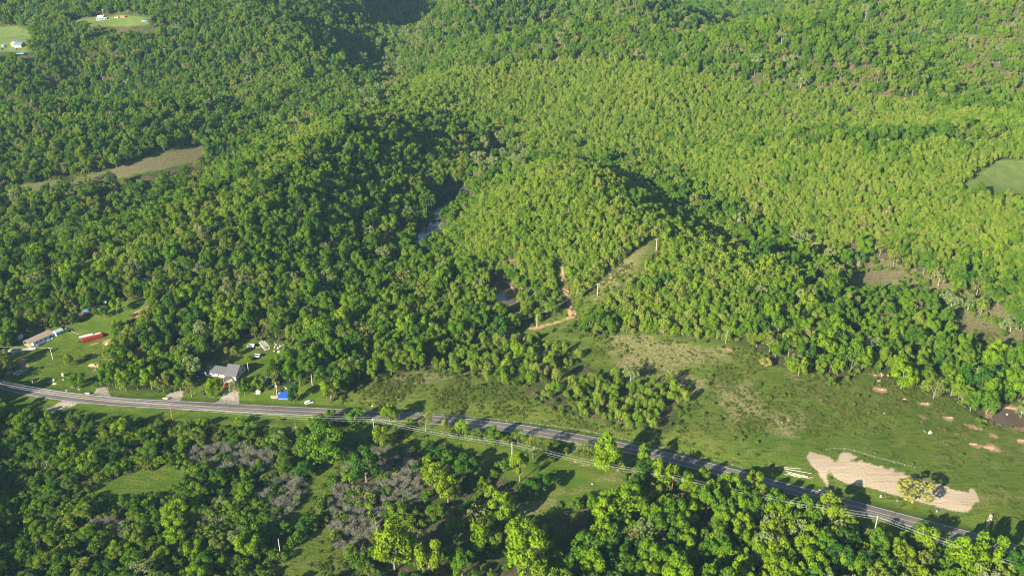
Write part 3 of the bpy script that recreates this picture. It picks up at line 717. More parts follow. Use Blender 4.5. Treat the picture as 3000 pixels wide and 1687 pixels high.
# -- regions by look, photo outlines (display pixels)
def inpoly(px, py, poly):
    px = np.asarray(px, float); py = np.asarray(py, float); c = np.zeros(px.shape, bool); n = len(poly)
    for i in range(n):
        (ax, ay), (bx, by) = poly[i], poly[(i + 1) % n]
        c ^= ((ay > py) != (by > py)) & (px < (bx - ax) * (py - ay) / (by - ay + 1e-12) + ax)
    return c
R_YOUNG = [
 [(900,300),(1000,240),(1050,195),(1200,170),(1350,155),(1500,150),(1650,163),(1803,193),(1950,210),(2088,227),(2300,253),(2500,283),(2800,310),(2800,560),(2650,640),(2560,700),(2450,640),(2300,640),(2120,620),(2000,600),(1900,545),(1780,480),(1660,430),(1500,395),(1330,380),(1240,330),(1100,290)],
 [(1110,600),(1180,520),(1240,450),(1330,415),(1450,405),(1560,430),(1640,470),(1740,540),(1850,590),(1900,640),(1930,700),(1880,760),(1850,850),(1700,850),(1560,835),(1480,800),(1430,795),(1340,720),(1250,690),(1150,660)],
 [(870,280),(900,292),(760,380),(680,450),(600,530),(480,610),(350,665),(230,690),(150,680),(330,612),(430,570),(520,520),(600,460),(680,390),(760,325)],
 [(-60,300),(150,290),(450,280),(620,288),(620,305),(450,300),(150,312),(-60,325)],
]
R_VALLEY = [[(950,0),(1150,0),(1060,100),(1010,200),(1150,240),(1000,270),(900,300),(880,260),(940,200),(975,100)], [(1240,330),(1400,370),(1500,400),(1300,420),(1200,470),(1180,440)], [(1960,540),(2080,600),(2330,690),(2500,780),(2576,800),(2576,900),(2450,860),(2300,740),(2120,690),(2000,620)]]
R_BRUSH = [[(1060,935),(1140,860),(1300,838),(1400,845),(1500,860),(1560,920),(1580,965),(1700,945),(1745,1000),(1735,1080),(1640,1082),(1480,1058),(1330,1002),(1180,945)]]
R_BARE = [[(845,1190),(890,1150),(930,1120),(1010,1115),(1060,1170),(1060,1260),(960,1290),(940,1340),(930,1390),(850,1380),(815,1330),(830,1260)], [(480,1120),(560,1105),(690,1130),(680,1160),(560,1180),(470,1170)], [(640,1240),(700,1190),(780,1200),(730,1300),(690,1330)], [(230,1300),(330,1300),(320,1340),(230,1345)], [(480,1300),(600,1290),(560,1320)]]
R_DARKBUSH = [[(740,1090),(890,1075),(890,1130),(840,1180),(760,1170),(700,1140)], [(870,1160),(930,1130),(990,1150),(985,1230),(880,1240)], [(1090,1150),(1180,1140),(1210,1180),(1130,1230)], [(490,1220),(640,1180),(720,1220),(700,1330),(560,1340),(500,1290)]]
R_LOWLEFT = [[(-60,1020),(400,1060),(740,1080),(900,1100),(1100,1160),(1250,1250),(1250,1700),(-60,1700)]]
clear_all = CLEAR
rng = np.random.default_rng(7)
def blocked(x, y, h, marg=1.5, also_top=True):
    """true where the foot of a tree, or half its height as seen from the camera, covers a clearing"""
    o = np.zeros(x.shape, bool)
    zz = y * CP - (H(x, y) - CAM_H) * SP
    # ground point hidden behind the middle of the crown
    back = 0.45 * h * y / np.maximum(CAM_H - 10, 1) if also_top else 0 * y
    k = back / np.hypot(x, y)
    for p in clear_all:
        o |= sdf(x, y, p) > -marg
    for i, p in enumerate(clear_all):
        kk = k * 1.5 if i == 16 else k
        o |= sdf(x * (1 + kk), y * (1 + kk), p) > (-1.8 if i in (3, 4, 5) else 0.5 if i < 10 else 1.5)
        if also_top and i in (3, 4, 5, 7, 8, 9, 10): o |= sdf(x * (1 + k * 1.7), y * (1 + k * 1.7), p) > (-1.2 if i in (3, 4, 5) else 2.5)
    for nm, lv, p in PONDS:
        o |= sdf(x, y, p) > -2.0
        for f_ in (0.7, 1.4, 2.1): o |= sdf(x * (1 + k * f_), y * (1 + k * f_), p) > -1.0
    m = y < 640
    dd = np.full(x.shape, 99.0); dd[m] = dist_chain(x[m], y[m], ROAD[::2])
    o |= dd < 11.0
    if also_top:
        kk = k * 1.45; dd = np.full(x.shape, 99.0); dd[m] = dist_chain(x[m] * (1 + kk[m]), y[m] * (1 + kk[m]), ROAD[::2]); o |= dd < 5.5
    return o
def scatter(step, jit, x0, x1, y0, y1):
    n = 0.5 * 3 ** 0.5
    xs = np.arange(x0, x1, step); ys = np.arange(y0, y1, step * n)
    X, Y = np.meshgrid(xs, ys); X = X + (np.arange(len(ys)) % 2)[:, None] * step * 0.5
    X = X.ravel() + rng.uniform(-jit, jit, X.size) * step; Y = Y.ravel() + rng.uniform(-jit, jit, Y.size) * step
    # keep the camera's view with a margin on each side
    k = np.abs(X) < (Y * 0.66 + 90)
    return X[k], Y[k]
def region(X, Y, polys):
    Z = H(X, Y); sx, sy, zz = project(X, Y, Z + 3.0)
    o = np.zeros(X.shape, bool)
    for p in polys: o |= inpoly(sx / DK, sy / DK, p)
    return o
TREES = []      # (kind, x, y, radius, height)
def emit(kind, X, Y, Rr, Hh):
    for a in zip(X, Y, Rr, Hh): TREES.append((kind, *a))

# hand-placed trees: crown centre and size in photo pixels -> place, height, width
HAND = []
def hand(ox, oy, sc, items):
    for it in items:
        cx, cy, w, h = it[:4]; kind = it[4] if len(it) > 4 else 'oak'; mat = it[5] if len(it) > 5 else None; lab = it[6] if len(it) > 6 else None
        HAND.append((ox + cx / sc, oy + cy / sc, w / sc, h / sc, kind, mat, lab))
hand(900, 1000, 3.22, [(235,690,120,110,'oak','leaf_mid'),(455,690,190,140,'oak','leaf_mid'),(780,660,180,170,'oak','leaf_fresh','bright green round tree on the verge right of the wooden pole with the transformer'),(975,755,100,90,'oak','leaf_fresh'),(1120,735,150,190,'airy','leaf_olive','airy pale olive tree standing against the road right of the transformer pole'),(1295,770,80,140,'young','leaf_olive'),(1465,800,110,130,'young','leaf_fresh'),(1770,860,150,140,'oak','leaf_mid'),(1990,880,120,140,'airy','leaf_fresh'),(2130,980,170,240,'airy','leaf_olive'),(2005,1150,190,330,'oak','leaf_lime','tall vivid lime green tree beside the small pole in the grass below the road'),
 (1590,870,140,110,'scrub','leaf_scrub'),(1330,870,100,80,'scrub','leaf_scrub'),(1700,890,80,80,'scrub','leaf_scrub'),(330,690,90,90,'airy','leaf_olive'),(60,720,80,60,'scrub','leaf_fresh'),(130,750,120,60,'scrub','leaf_scrub'),(560,1150,330,330,'oak','leaf_deep'),(400,1270,150,150,'oak','leaf_fresh'),(1200,1250,240,230,'oak','leaf_lime'),(1330,1380,220,250,'oak','leaf_lime'),(1480,1180,300,220,'oak','leaf_deep'),(1200,1070,160,140,'oak','leaf_deep'),(1340,1110,150,150,'oak','leaf_mid'),(2180,1350,260,170,'oak','leaf_deep'),(1850,1180,150,120,'scrub','leaf_scrub'),(190,960,380,270,'oak','leaf_mid'),(20,1010,200,250,'oak','leaf_mid'),(350,930,200,150,'oak','leaf_mid')])
hand(1600, 1100, 3.623, [(400,740,170,140,'airy','leaf_olive','sparse pale tree where the gravel track leaves the road'),(650,810,320,350,'oak','leaf_fresh','large bright green tree between the track loop and the road'),(1022,850,155,240,'oak','leaf_fresh','dense egg-shaped green tree alone beside the road'),(1680,1040,150,160,'oak','leaf_fresh'),(1740,1190,150,180,'oak','leaf_fresh'),(1950,1140,230,260,'oak','leaf_fresh'),(2200,1100,200,220,'oak','leaf_lime'),(2310,1230,110,130,'oak','leaf_lime'),(2460,1250,100,180,'young','leaf_olive'),(1510,1030,60,100,'young','leaf_olive'),(1565,1110,80,150,'young','leaf_olive'),(850,1330,400,380,'oak','leaf_fresh','very large bright green tree in the grass below the red-brown pole'),(320,1350,150,150,'oak','leaf_mid'),(510,1350,200,180,'oak','leaf_mid'),(1290,1330,200,180,'oak','leaf_lime'),(1400,1330,160,200,'airy','leaf_olive'),(1350,1020,170,90,'scrub','leaf_mid'),(215,790,60,90,'scrub','leaf_scrub')])
hand(2200, 1050, 2.275, [(1075,870,225,190,'pale','leaf_gold','lone pale yellow tree with a white trunk standing on the bare clay pad'),(90,20,75,70,'oak','leaf_gold','small round yellow bush-like tree at the top edge of the field'),(265,55,80,80,'oak','leaf_fresh'),(315,40,110,130,'oak','leaf_lime'),(365,25,80,100,'oak','leaf_mid'),(525,40,60,110,'airy','leaf_olive'),(575,50,80,140,'oak','leaf_fresh'),(530,155,60,70,'scrub','leaf_scrub'),(1000,105,170,170,'oak','leaf_fresh'),(1215,190,130,140,'airy','leaf_olive'),(1460,260,120,160,'oak','leaf_mid'),(1570,280,120,170,'oak','leaf_mid'),(1560,1270,210,240,'oak','leaf_fresh','big bright green tree leaning over the road near the hay bales'),(1790,1290,110,150,'oak','leaf_lime'),(1150,1150,150,120,'oak','leaf_mid'),(1240,1150,130,110,'airy','leaf_lime'),(175,900,60,100,'young','leaf_lime'),(300,970,80,90,'young','leaf_olive'),(350,960,50,110,'airy','leaf_gold'),(440,990,60,80,'young','leaf_fresh'),(510,1010,70,80,'young','leaf_olive'),(640,1050,80,100,'young','leaf_olive'),(240,930,60,70,'young','leaf_mid'),(1790,350,80,120,'pale',None),(1700,230,90,140,'oak','leaf_mid')])
hand(500, 950, 4.83, [(150,820,170,210,'oak','leaf_mid'),(300,870,210,280,'airy','leaf_olive'),(620,860,230,290,'oak','leaf_lime','bright lime green tree in front of the grey roofed house'),(920,890,180,260,'airy','leaf_pale','pale grey-green tree beside the gravel drive of the house'),(1050,865,180,280,'oak','leaf_mid'),(1275,820,190,230,'oak','leaf_fresh'),(1480,760,150,270,'airy','leaf_olive','brownish half-leafed tree behind the pole near the blue pool'),(1690,640,210,420,'oak','leaf_mid'),(1830,750,160,220,'oak','leaf_mid'),(1745,950,170,260,'oak','leaf_deep','dark green tree growing at the right end of the blue pool'),(2120,760,190,220,'oak','leaf_mid'),(2210,900,150,200,'oak','leaf_fresh'),(1115,470,110,90,'oak','leaf_lime'),(800,350,100,120,'oak','leaf_olive'),(910,370,120,140,'oak','leaf_olive'),(2260,1260,110,130,'oak','leaf_fresh'),(460,1380,180,150,'oak','leaf_fresh'),(980,1350,150,130,'oak','leaf_fresh'),(1470,500,150,150,'oak','leaf_mid'),(1150,1420,170,120,'scrub','leaf_mid')])
hand(0, 850, 3.814, [(775,760,120,140,'oak','leaf_lime','small bright yellow-green tree with a white trunk alone on the lawn'),(880,990,200,170,'oak','leaf_mid','round green tree on the lawn beside the dirt ditch and the road'),(1315,165,140,170,'oak','leaf_fresh'),(1170,235,110,130,'oak','leaf_mid'),(1065,235,70,80,'oak','leaf_mid'),(840,190,120,100,'oak','leaf_olive'),(390,330,120,150,'oak','leaf_fresh'),(500,350,140,110,'airy','leaf_olive'),(620,350,110,110,'oak','leaf_mid'),(710,340,110,110,'airy','leaf_olive'),(150,420,180,280,'oak','leaf_mid'),(60,760,180,240,'oak','leaf_olive'),(110,850,140,100,'oak','leaf_olive'),(1320,380,110,130,'oak','leaf_lime'),(30,1300,160,200,'oak','leaf_fresh'),(1290,620,140,180,'oak','leaf_fresh'),(1210,1000,160,200,'oak','leaf_mid'),(1300,960,180,250,'oak','leaf_mid'),(1410,980,190,290,'oak','leaf_fresh'),(1540,980,180,270,'oak','leaf_mid'),(1700,960,200,270,'oak','leaf_fresh'),(1830,1010,160,240,'oak','leaf_olive'),(1400,700,150,170,'oak','leaf_lime'),(1520,780,150,170,'oak','leaf_fresh'),(1650,800,170,180,'airy','leaf_olive'),(1760,830,150,160,'oak','leaf_mid'),(20,1380,140,140,'oak','leaf_mid'),(570,1390,120,120,'oak','leaf_fresh')])
hand(879, 1025, 1.2406, [(655,670,95,105,'oak','leaf_fresh'),(345,700,150,220,'oak','leaf_lime'),(470,750,105,140,'oak','leaf_lime'),(820,740,155,200,'oak','leaf_fresh'),(800,655,110,110,'oak','leaf_fresh'),(730,560,100,110,'oak','leaf_fresh'),(590,770,100,100,'oak','leaf_mid'),(1030,720,150,130,'oak','leaf_mid'),(640,600,90,90,'airy','leaf_olive'),(700,520,60,60,'scrub','leaf_fresh'),(570,640,70,70,'scrub','leaf_scrub')])
th_ = lambda y: math.radians(26.8) + math.atan((y - 843.5) / FPX)
hx, hy = [], []
HANDT = []
for cx, cy, w, h, kind, mat, lab in HAND:
    gxp, gyp = hit(min(max(cx, -200), 3200), cy + h * 0.45)
    zz = project(gxp, gyp, 0)[2]; s = FPX / zz; th = th_(cy)
    Wm = w / s; vh = h / s
    ch = math.sqrt(max(vh * vh - (Wm * math.sin(th)) ** 2, (0.55 * Wm * math.cos(th)) ** 2)) / math.cos(th)
    ch = min(max(ch, 0.75 * Wm), (1.7 if lab else 1.35) * Wm); ht = ch / (0.98 if kind == 'scrub' else 0.86)
    base = cy + (ht - ch / 2) * math.cos(th) * s
    x, y = hit(min(max(cx, -200), 3200), base)
    HANDT.append((kind, float(x), float(y), Wm / 2 * 1.06, ht, mat, lab))
for cx_, cy_, r_, h_ in ((-40, 1085, 6, 15), (-75, 1050, 7, 17), (-60, 1120, 5.5, 14), (-110, 1080, 7, 18), (-60, 1010, 6, 16), (-20, 1125, 4.5, 12)):
    x_, y_ = hit(cx_, cy_); HANDT.append(('oak', float(x_), float(y_), r_, h_, 'leaf_mid', None))
hxy = np.array([(t[1], t[2], t[3]) for t in HANDT])
def near_hand(X, Y, f=0.9, add=1.5):
    o = np.zeros(X.shape, bool)
    for x, y, r in hxy: o |= np.hypot(X - x, Y - y) < r * f + add
    return o

# 1. big broadleaf woods
X, Y = scatter(7.2, 0.38, -1500, 1500, 255, 2350)
R_OPEN = [[(940,1060),(1250,1105),(1580,1180),(1610,1240),(1540,1300),(1500,1370),(1380,1350),(1320,1470),(960,1470),(1040,1330),(1060,1200),(960,1110)]]
BAND = [[(1860,350),(2150,333),(2520,328),(2520,352),(2150,360),(1880,374)], [(1440,372),(1600,388),(1600,400),(1440,384)]]
yg = region(X, Y, R_YOUNG) & ~region(X, Y, BAND); op = region(X, Y, R_OPEN); br = region(X, Y, R_BRUSH + R_BARE); va = region(X, Y, R_VALLEY); ll = region(X, Y, R_LOWLEFT)
k = ~yg & ~br & ~blocked(X, Y, 12.0) & ~near_hand(X, Y)
k &= ~(op & (rng.random(X.size) < 0.86)); k &= ~(ll & (rng.random(X.size) < 0.35)); k &= ~(va & (rng.random(X.size) < np.where(X > 120, 0.68, 0.45)))
X, Y = X[k], Y[k]; va = va[k]
r = rng.normal(4.5, 0.95, X.size).clip(2.4, 7.2); far_ = np.clip((Y - 900) / 900, 0, 1); r = r * (1 - 0.06 * far_)
near = (Y < 470); r = np.where(near & (rng.random(X.size) < 0.3), r * 1.2, r)
h = r * rng.uniform(2.0, 2.75, X.size) + 0.8
lk = region(X, Y, R_LOWLEFT); r = np.where(lk, r * 0.82, r); h = np.where(lk, r * rng.uniform(1.4, 1.95, X.size), h)
kind = np.where(rng.random(X.size) < np.where(va, 0.35, 0.035), 'pale', 'oak'); kind = np.where((kind == 'oak') & (rng.random(X.size) < 0.07), 'airy', kind)
for a in zip(kind, X, Y, r, h): TREES.append(a)
# 2. young dense woods on the hills
X, Y = scatter(4.0, 0.38, -1500, 1500, 380, 2200)
yg = region(X, Y, R_YOUNG) & ~region(X, Y, BAND)
open_ = region(X, Y, [[(2060,600),(2200,610),(2350,680),(2330,745),(2180,745),(2080,680)]])
k = yg & ~blocked(X, Y, 8.0, 1.0) & ~near_hand(X, Y) & ~(open_ & (rng.random(X.size) < 0.6)); X, Y = X[k], Y[k]
r = rng.normal(2.4, 0.5, X.size).clip(1.3, 3.9) * np.where(Y > 1000, 1.12, 1.0)
big = rng.random(X.size) < 0.022
emit('young', X[~big], Y[~big], r[~big], r[~big] * rng.uniform(2.3, 3.1, (~big).sum()))
emit('oak', X[big], Y[big], r[big] * 1.7, r[big] * 1.7 * 2.3)
# 3. brush: saplings and shrubs in the old field, valley floors and below the road
X, Y = scatter(3.6, 0.4, -600, 900, 255, 1100)
brr = region(X, Y, R_BRUSH); va = region(X, Y, R_VALLEY); bare = region(X, Y, R_BARE); ll = region(X, Y, R_LOWLEFT); dk = region(X, Y, R_DARKBUSH)
dens = np.where(brr, 0.55, 0) + np.where(va, 0.30, 0) + np.where(ll & ~bare, 0.7, 0) + np.where(bare, 0.24, 0) + np.where((Y < 400) & ~ll, 0.32, 0)
dens = np.where(region(X, Y, R_OPEN), 0.16, dens)
fork = region(X, Y, [[(1400,660),(1480,700),(1560,790),(1540,850),(1300,860),(1290,820),(1390,790)]]); dens = np.where(fork, 0.5, dens)
clump = vnoise(X, Y, 22, 9) + 0.5
dens = dens * np.where(brr, np.clip((clump - 0.32) * 3.6, 0, 1.6), 1)
k = (rng.random(X.size) < dens) & ~blocked(X, Y, 4.0, 0.5, False) & ~near_hand(X, Y, 0.7, 0.5); X, Y, brr = X[k], Y[k], brr[k]
r = rng.normal(2.1, 0.5, X.size).clip(1.1, 3.4) * np.where(Y < 400, 1.15, 1.0)
yk = brr & (rng.random(X.size) < 0.62)
emit('young', X[yk], Y[yk], r[yk] * 0.95, r[yk] * rng.uniform(2.2, 3.6, yk.sum())); emit('scrub', X[~yk], Y[~yk], r[~yk], r[~yk] * rng.uniform(1.3, 2.0, (~yk).sum()))
# understorey at the wood edges of the fields
X, Y = scatter(3.0, 0.42, -420, 560, 350, 700)
e = np.full(X.shape, -50.0)
for p in CLEAR: e = np.maximum(e, sdf(X, Y, p))
k = (e < 0.5) & (e > -6.5) & (rng.random(X.size) < 0.30) & ~near_hand(X, Y, 0.6, 0); k &= dist_chain(X, Y, ROAD[::2]) > 8
X, Y = X[k], Y[k]; r = rng.uniform(0.9, 1.9, X.size); emit('scrub', X, Y, r, r * rng.uniform(1.2, 1.9, X.size))
# saplings scattered over the open field
X, Y = scatter(3.4, 0.45, -150, 420, 330, 520)
inm = sdf(X, Y, CLEAR[2]) > 1; dn = np.clip((vnoise(X, Y, 30, 21) + vnoise(X, Y, 12, 22)) * 0.55, 0, 0.32)
sx, sy, _ = project(X, Y, H(X, Y)); px, py = sx / DK, sy / DK
dn = np.where(px < 1450, dn * 1.1, dn); dn = np.where((px > 1500) & (px < 1950) & (py > 860) & (py < 1110), dn * 1.5 + 0.07, dn); dn = np.where((py > 1115) & (px > 1700), 0, dn)
bp = (px > 1930) & (px < 2330) & (py > 945) & (py < 1085 + (px - 1930) * 0.06); dn = np.where(bp, 0.10, dn); dn = np.where((px > 2250) & (py > 960), 0.004, dn)
for pp in PAD: dn = np.where(sdf(X, Y, pp) > -3, 0, dn)
k = inm & (rng.random(X.size) < dn) & (dist_chain(X, Y, ROAD[::2]) > 13); X, Y = X[k], Y[k]
r = rng.uniform(0.45, 1.15, X.size) * np.where(rng.random(X.size) < 0.1, 1.6, 1); emit('scrub', X, Y, r, r * rng.uniform(1.1, 2.2, X.size))
# 4. bare grey thickets
X, Y = scatter(3.4, 0.4, -400, 300, 255, 420)
k = region(X, Y, R_BARE) & (rng.random(X.size) < 0.85) & ~blocked(X, Y, 3, 0, False) & ~near_hand(X, Y, 0.7, 0.3); X, Y = X[k], Y[k]
r = rng.uniform(1.7, 3.0, X.size); emit('bare', X, Y, r, r * rng.uniform(1.1, 1.6, X.size))
X, Y = scatter(16, 0.45, -420, 450, 260, 1100)
k = (rng.random(X.size) < 0.035) & ~blocked(X, Y, 4, 1) & ~near_hand(X, Y); X, Y = X[k], Y[k]
r = rng.uniform(2.2, 3.6, X.size); emit('dead', X, Y, r, r * rng.uniform(2.6, 3.6, X.size))

# weeds and grass tufts in the open ground
X, Y = scatter(1.25, 0.48, -420, 420, 300, 560)
e = np.full(X.shape, -50.0)
for i, p in enumerate(CLEAR):
    if i not in (0, 1, 7, 9, 14, 15): e = np.maximum(e, sdf(X, Y, p))
for p in PAD + GRAVEL + EARTH[:12]: e = np.where(sdf(X, Y, p) > -0.8, -50, e)
dn = np.clip(0.26 + vnoise(X, Y, 18, 31) * 1.2 + vnoise(X, Y, 6, 32) * 1.1, 0.03, 0.85)
sx, sy, _ = project(X, Y, H(X, Y)); dn = np.where((sx > 1950) & (sy > 1270), dn * 0.16, dn); dn = np.where((sy < 1090) | (sx < 1900), dn * 1.25, dn)
k = (e > 0) & (rng.random(X.size) < dn) & (dist_chain(X, Y, ROAD[::2]) > 9.5)
TUFT = (X[k], Y[k])

# ------------------------------------------------------------------ individuals and masses
LMK = [  # things one can find, photo pixels (display) of their foot, and how to call them
 ((1097,1278),'the transformer pole'),((1496,1332),'the small pole'),((1970,1440),'the red-brown pole'),((2556,1585),'the tall pale pole'),((5,1150),'the pole at the road bend'),((500,1210),'the second roadside pole'),
 ((680,1110),'the grey roofed house'),((830,1150),'the blue pool'),((905,1180),'the white parked car'),((1680,1300),'the gravel track mouth'),((1650,1370),'the track loop'),((2350,1400),'the felled white logs'),((2600,1420),'the clay pad'),((2902,1520),'the hay bales'),((2950,1225),'the pond on the field edge'),
 ((262,985),'the red container'),((115,990),'the brown roofed trailer home'),((300,1140),'the white gravel drive'),((170,1190),'the gravel side road'),((50,1100),'the white dump trailer'),((815,1590),'the leaning grey pole'),((1140,1440),'the bare grey thicket'),((400,1420),'the lower grass clearing'),((2237,1060),'the yellow round tree'),
 ((1870,1030),'the dry grass field'),((1650,930),'the dirt road fork'),((1480,860),'the brown pond'),((750,1030),'the garden of the grey house'),((2000,1330),'the egg-shaped tree'),((1520,1400),'the tall lime tree'),((950,1650),'the bottom grass strip'),((2770,1480),'the lone yellow tree'),((2250,1560),'the lower wood gap'),((100,1600),'the lower left corner'),((2900,1640),'the lower right corner'),((1500,1640),'the bottom edge middle'),((2000,1640),'the bottom edge right of centre'),((500,1640),'the bottom edge left of centre')]
LMW = [(*hit(*p), n) for p, n in LMK]
COLW = {'leaf_deep': 'dark green', 'leaf_mid': 'mid green', 'leaf_fresh': 'bright green', 'leaf_lime': 'lime green', 'leaf_olive': 'olive green', 'leaf_gold': 'pale yellow', 'leaf_pale': 'grey-green', 'leaf_scrub': 'dull green', 'twig_grey': 'leafless grey', 'leaf_young': 'yellow-green'}
NOUN = {'oak': 'broad tree', 'young': 'slim young tree', 'pale': 'pale-barked tree', 'airy': 'thin-leafed tree', 'scrub': 'shrub', 'bare': 'thicket shrub', 'dead': 'dead standing tree'}
NAME = {'oak': 'broadleaf_tree', 'young': 'young_tree', 'pale': 'pale_tree', 'airy': 'airy_tree', 'scrub': 'shrub', 'bare': 'bare_shrub', 'dead': 'dead_tree'}
CATG = {'scrub': 'shrub', 'bare': 'shrub'}
ORD = ['', 'second', 'third', 'fourth', 'fifth', 'sixth', 'seventh', 'eighth', 'ninth', 'tenth', 'eleventh', 'twelfth', 'thirteenth', 'fourteenth', 'fifteenth', 'sixteenth', 'seventeenth', 'eighteenth', 'nineteenth', 'twentieth']
ORD += [a + b for a in ('twenty-', 'thirty-', 'forty-') for b in ('first', 'second', 'third', 'fourth', 'fifth', 'sixth', 'seventh', 'eighth', 'ninth')]
SEEN = {}
def where(x, y):
    best = min(LMW, key=lambda l: math.hypot(l[0] - x, (l[1] - y)))
    dx, dy = x - best[0], y - best[1]
    side = ('left of' if dx < 0 else 'right of') if abs(dx) > abs(dy) else ('behind' if dy > 0 else 'in front of')
    return f'{side} {best[2]}', math.hypot(dx, dy)
SURF = {'oak': 300, 'young': 290, 'pale': 60, 'airy': 110, 'scrub': 280, 'bare': 110, 'dead': 14}
byk = {}
for t in TREES: byk.setdefault(t[0], []).append(t)
INDIV = []; MASS = {}
for kd, lst in byk.items():
    A = np.array([t[1:] for t in lst], float)
    sx, sy, zz = project(A[:, 0], A[:, 1], H(A[:, 0], A[:, 1]) + A[:, 3] * 0.6)
    ok = (sx > 0) & (sx < 3000) & (sy > 0) & (sy < 1687)
    score = np.where(ok, A[:, 2] * (A[:, 2] + A[:, 3] * 0.4) / zz ** 2, -1)
    nh = sum(1 for t in HANDT if t[0] == kd)
    order = np.argsort(-score); n = min(SURF[kd] - nh, int(ok.sum()))
    for i in order[:n]: INDIV.append((kd, *A[i], None, None))
    MASS[kd] = A[order[n:]]
rt = random.Random(3)
ALLI = HANDT + INDIV
PAL = {'oak': ['leaf_mid', 'leaf_fresh', 'leaf_deep', 'leaf_mid', 'leaf_fresh', 'leaf_lime'], 'young': ['leaf_olive', 'leaf_young', 'leaf_fresh', 'leaf_young'], 'pale': ['leaf_pale'], 'airy': ['leaf_olive', 'leaf_lime', 'leaf_mid'], 'scrub': ['leaf_scrub', 'leaf_mid', 'leaf_fresh', 'leaf_deep'], 'bare': ['twig_grey'], 'dead': [None]}
recs = []
for kd, x, y, r_, h_, mat, lab in ALLI:
    if mat is None: mat = rt.choice(PAL[kd])
    if lab is None:
        w, dst = where(x, y)
        size = ('small ' if r_ < 3.6 else 'large ' if r_ > 5.6 else '') if kd == 'oak' else ''
        key = f"{size}{(COLW[mat] + ' ') if mat else ''}{NOUN[kd]}", w
        recs.append([kd, x, y, r_, h_, mat, None, key, dst])
    else: recs.append([kd, x, y, r_, h_, mat, lab, None, 0])
recs_sorted = sorted([r for r in recs if r[6] is None], key=lambda r: r[8])
for rr in recs_sorted:
    n = SEEN.get(rr[7], 0); SEEN[rr[7]] = n + 1
    a, w = rr[7]
    rr[6] = f"{a} {w}" if n == 0 else (f"{a} {w}, {ORD[n]} nearest" if n < len(ORD) else f"{a} {w}, among the farthest")
GRP = {'oak': 'broadleaf trees of the woods', 'young': 'slim young trees of the new growth', 'pale': 'pale-barked valley trees', 'airy': 'thin-leafed trees', 'scrub': 'shrubs of the rough ground', 'bare': 'leafless grey shrubs of the thicket', 'dead': 'dead trees standing in the woods'}
for n, (kd, x, y, r_, h_, mat, lab, key, dst) in enumerate(recs):
    P = PROTO[kd][n % len(PROTO[kd])]; z = float(H(x, y)) - 0.1
    sxy, sz = r_ / P['R'], h_ / P['h']; rz = rt.uniform(0, 6.28)
    if P['trunk'] is None:
        o = thing(NAME[kd], lab, CATG.get(kd, 'tree'), (x, y, z), rz, GRP[kd], me=P['crown']); o.scale = (sxy, sxy, sz)
        if mat:
            o.material_slots[0].link = 'OBJECT'; o.material_slots[0].material = M[mat]
    else:
        o = thing(NAME[kd], lab, CATG.get(kd, 'tree'), (x, y, z), rz, GRP[kd]); o.scale = (sxy, sxy, sz)
        c = link('crown', P['crown'], parent=o); c.material_slots[0].link = 'OBJECT'; c.material_slots[0].material = M[mat]
        link('trunk', P['trunk'], parent=o)

def instancer(name, kind, A, rotjit=0.06):
    """one mass of repeats: points carrying size and turn, a tree instanced on each"""
    pc = bpy.data.collections.new(kind + '_kinds')
    for j, P in enumerate(PROTO[kind]):
        o = bpy.data.objects.new(f'{kind}_kind_{j}', P['whole']); pc.objects.link(o)
    me = bpy.data.meshes.new(name)
    n = len(A); co = np.column_stack([A[:, 0], A[:, 1], H(A[:, 0], A[:, 1]) - 0.15])
    me.vertices.add(n); me.vertices.foreach_set('co', co.astype(np.float32).ravel())
    rg = np.random.default_rng(n)
    idx = rg.integers(0, len(PROTO[kind]), n)
    bR = np.array([P['R'] for P in PROTO[kind]])[idx]; bh = np.array([P['h'] for P in PROTO[kind]])[idx]
    scl = np.column_stack([A[:, 2] / bR, A[:, 2] / bR, A[:, 3] / bh]); rot = np.column_stack([rg.normal(0, rotjit, n), rg.normal(0, rotjit, n), rg.uniform(0, 6.283, n)])
    for nm, arr in (('scl', scl), ('rot', rot)):
        a = me.attributes.new(nm, 'FLOAT_VECTOR', 'POINT'); a.data.foreach_set('vector', arr.astype(np.float32).ravel())
    a = me.attributes.new('idx', 'INT', 'POINT'); a.data.foreach_set('value', idx.astype(np.int32))
    ob = link(name, me, kind='stuff')
    ng = bpy.data.node_groups.new(name, 'GeometryNodeTree')
    ng.interface.new_socket('Geometry', in_out='INPUT', socket_type='NodeSocketGeometry'); ng.interface.new_socket('Geometry', in_out='OUTPUT', socket_type='NodeSocketGeometry')
    gi = ng.nodes.new('NodeGroupInput'); go = ng.nodes.new('NodeGroupOutput')
    m2p = ng.nodes.new('GeometryNodeMeshToPoints')
    iop = ng.nodes.new('GeometryNodeInstanceOnPoints'); ci = ng.nodes.new('GeometryNodeCollectionInfo'); ci.inputs['Collection'].default_value = pc
    ci.inputs['Separate Children'].default_value = True; ci.inputs['Reset Children'].default_value = True
    iop.inputs['Pick Instance'].default_value = True
    def na(nm, ty):
        k = ng.nodes.new('GeometryNodeInputNamedAttribute'); k.data_type = ty; k.inputs['Name'].default_value = nm; return k.outputs['Attribute']
    L = ng.links
    L.new(gi.outputs[0], m2p.inputs['Mesh']); L.new(m2p.outputs[0], iop.inputs['Points']); L.new(ci.outputs[0], iop.inputs['Instance'])
    L.new(na('scl', 'FLOAT_VECTOR'), iop.inputs['Scale']); L.new(na('rot', 'FLOAT_VECTOR'), iop.inputs['Rotation']); L.new(na('idx', 'INT'), iop.inputs['Instance Index'])
    L.new(iop.outputs[0], go.inputs[0])
    md = ob.modifiers.new('instances', 'NODES'); md.node_group = ng
    return ob
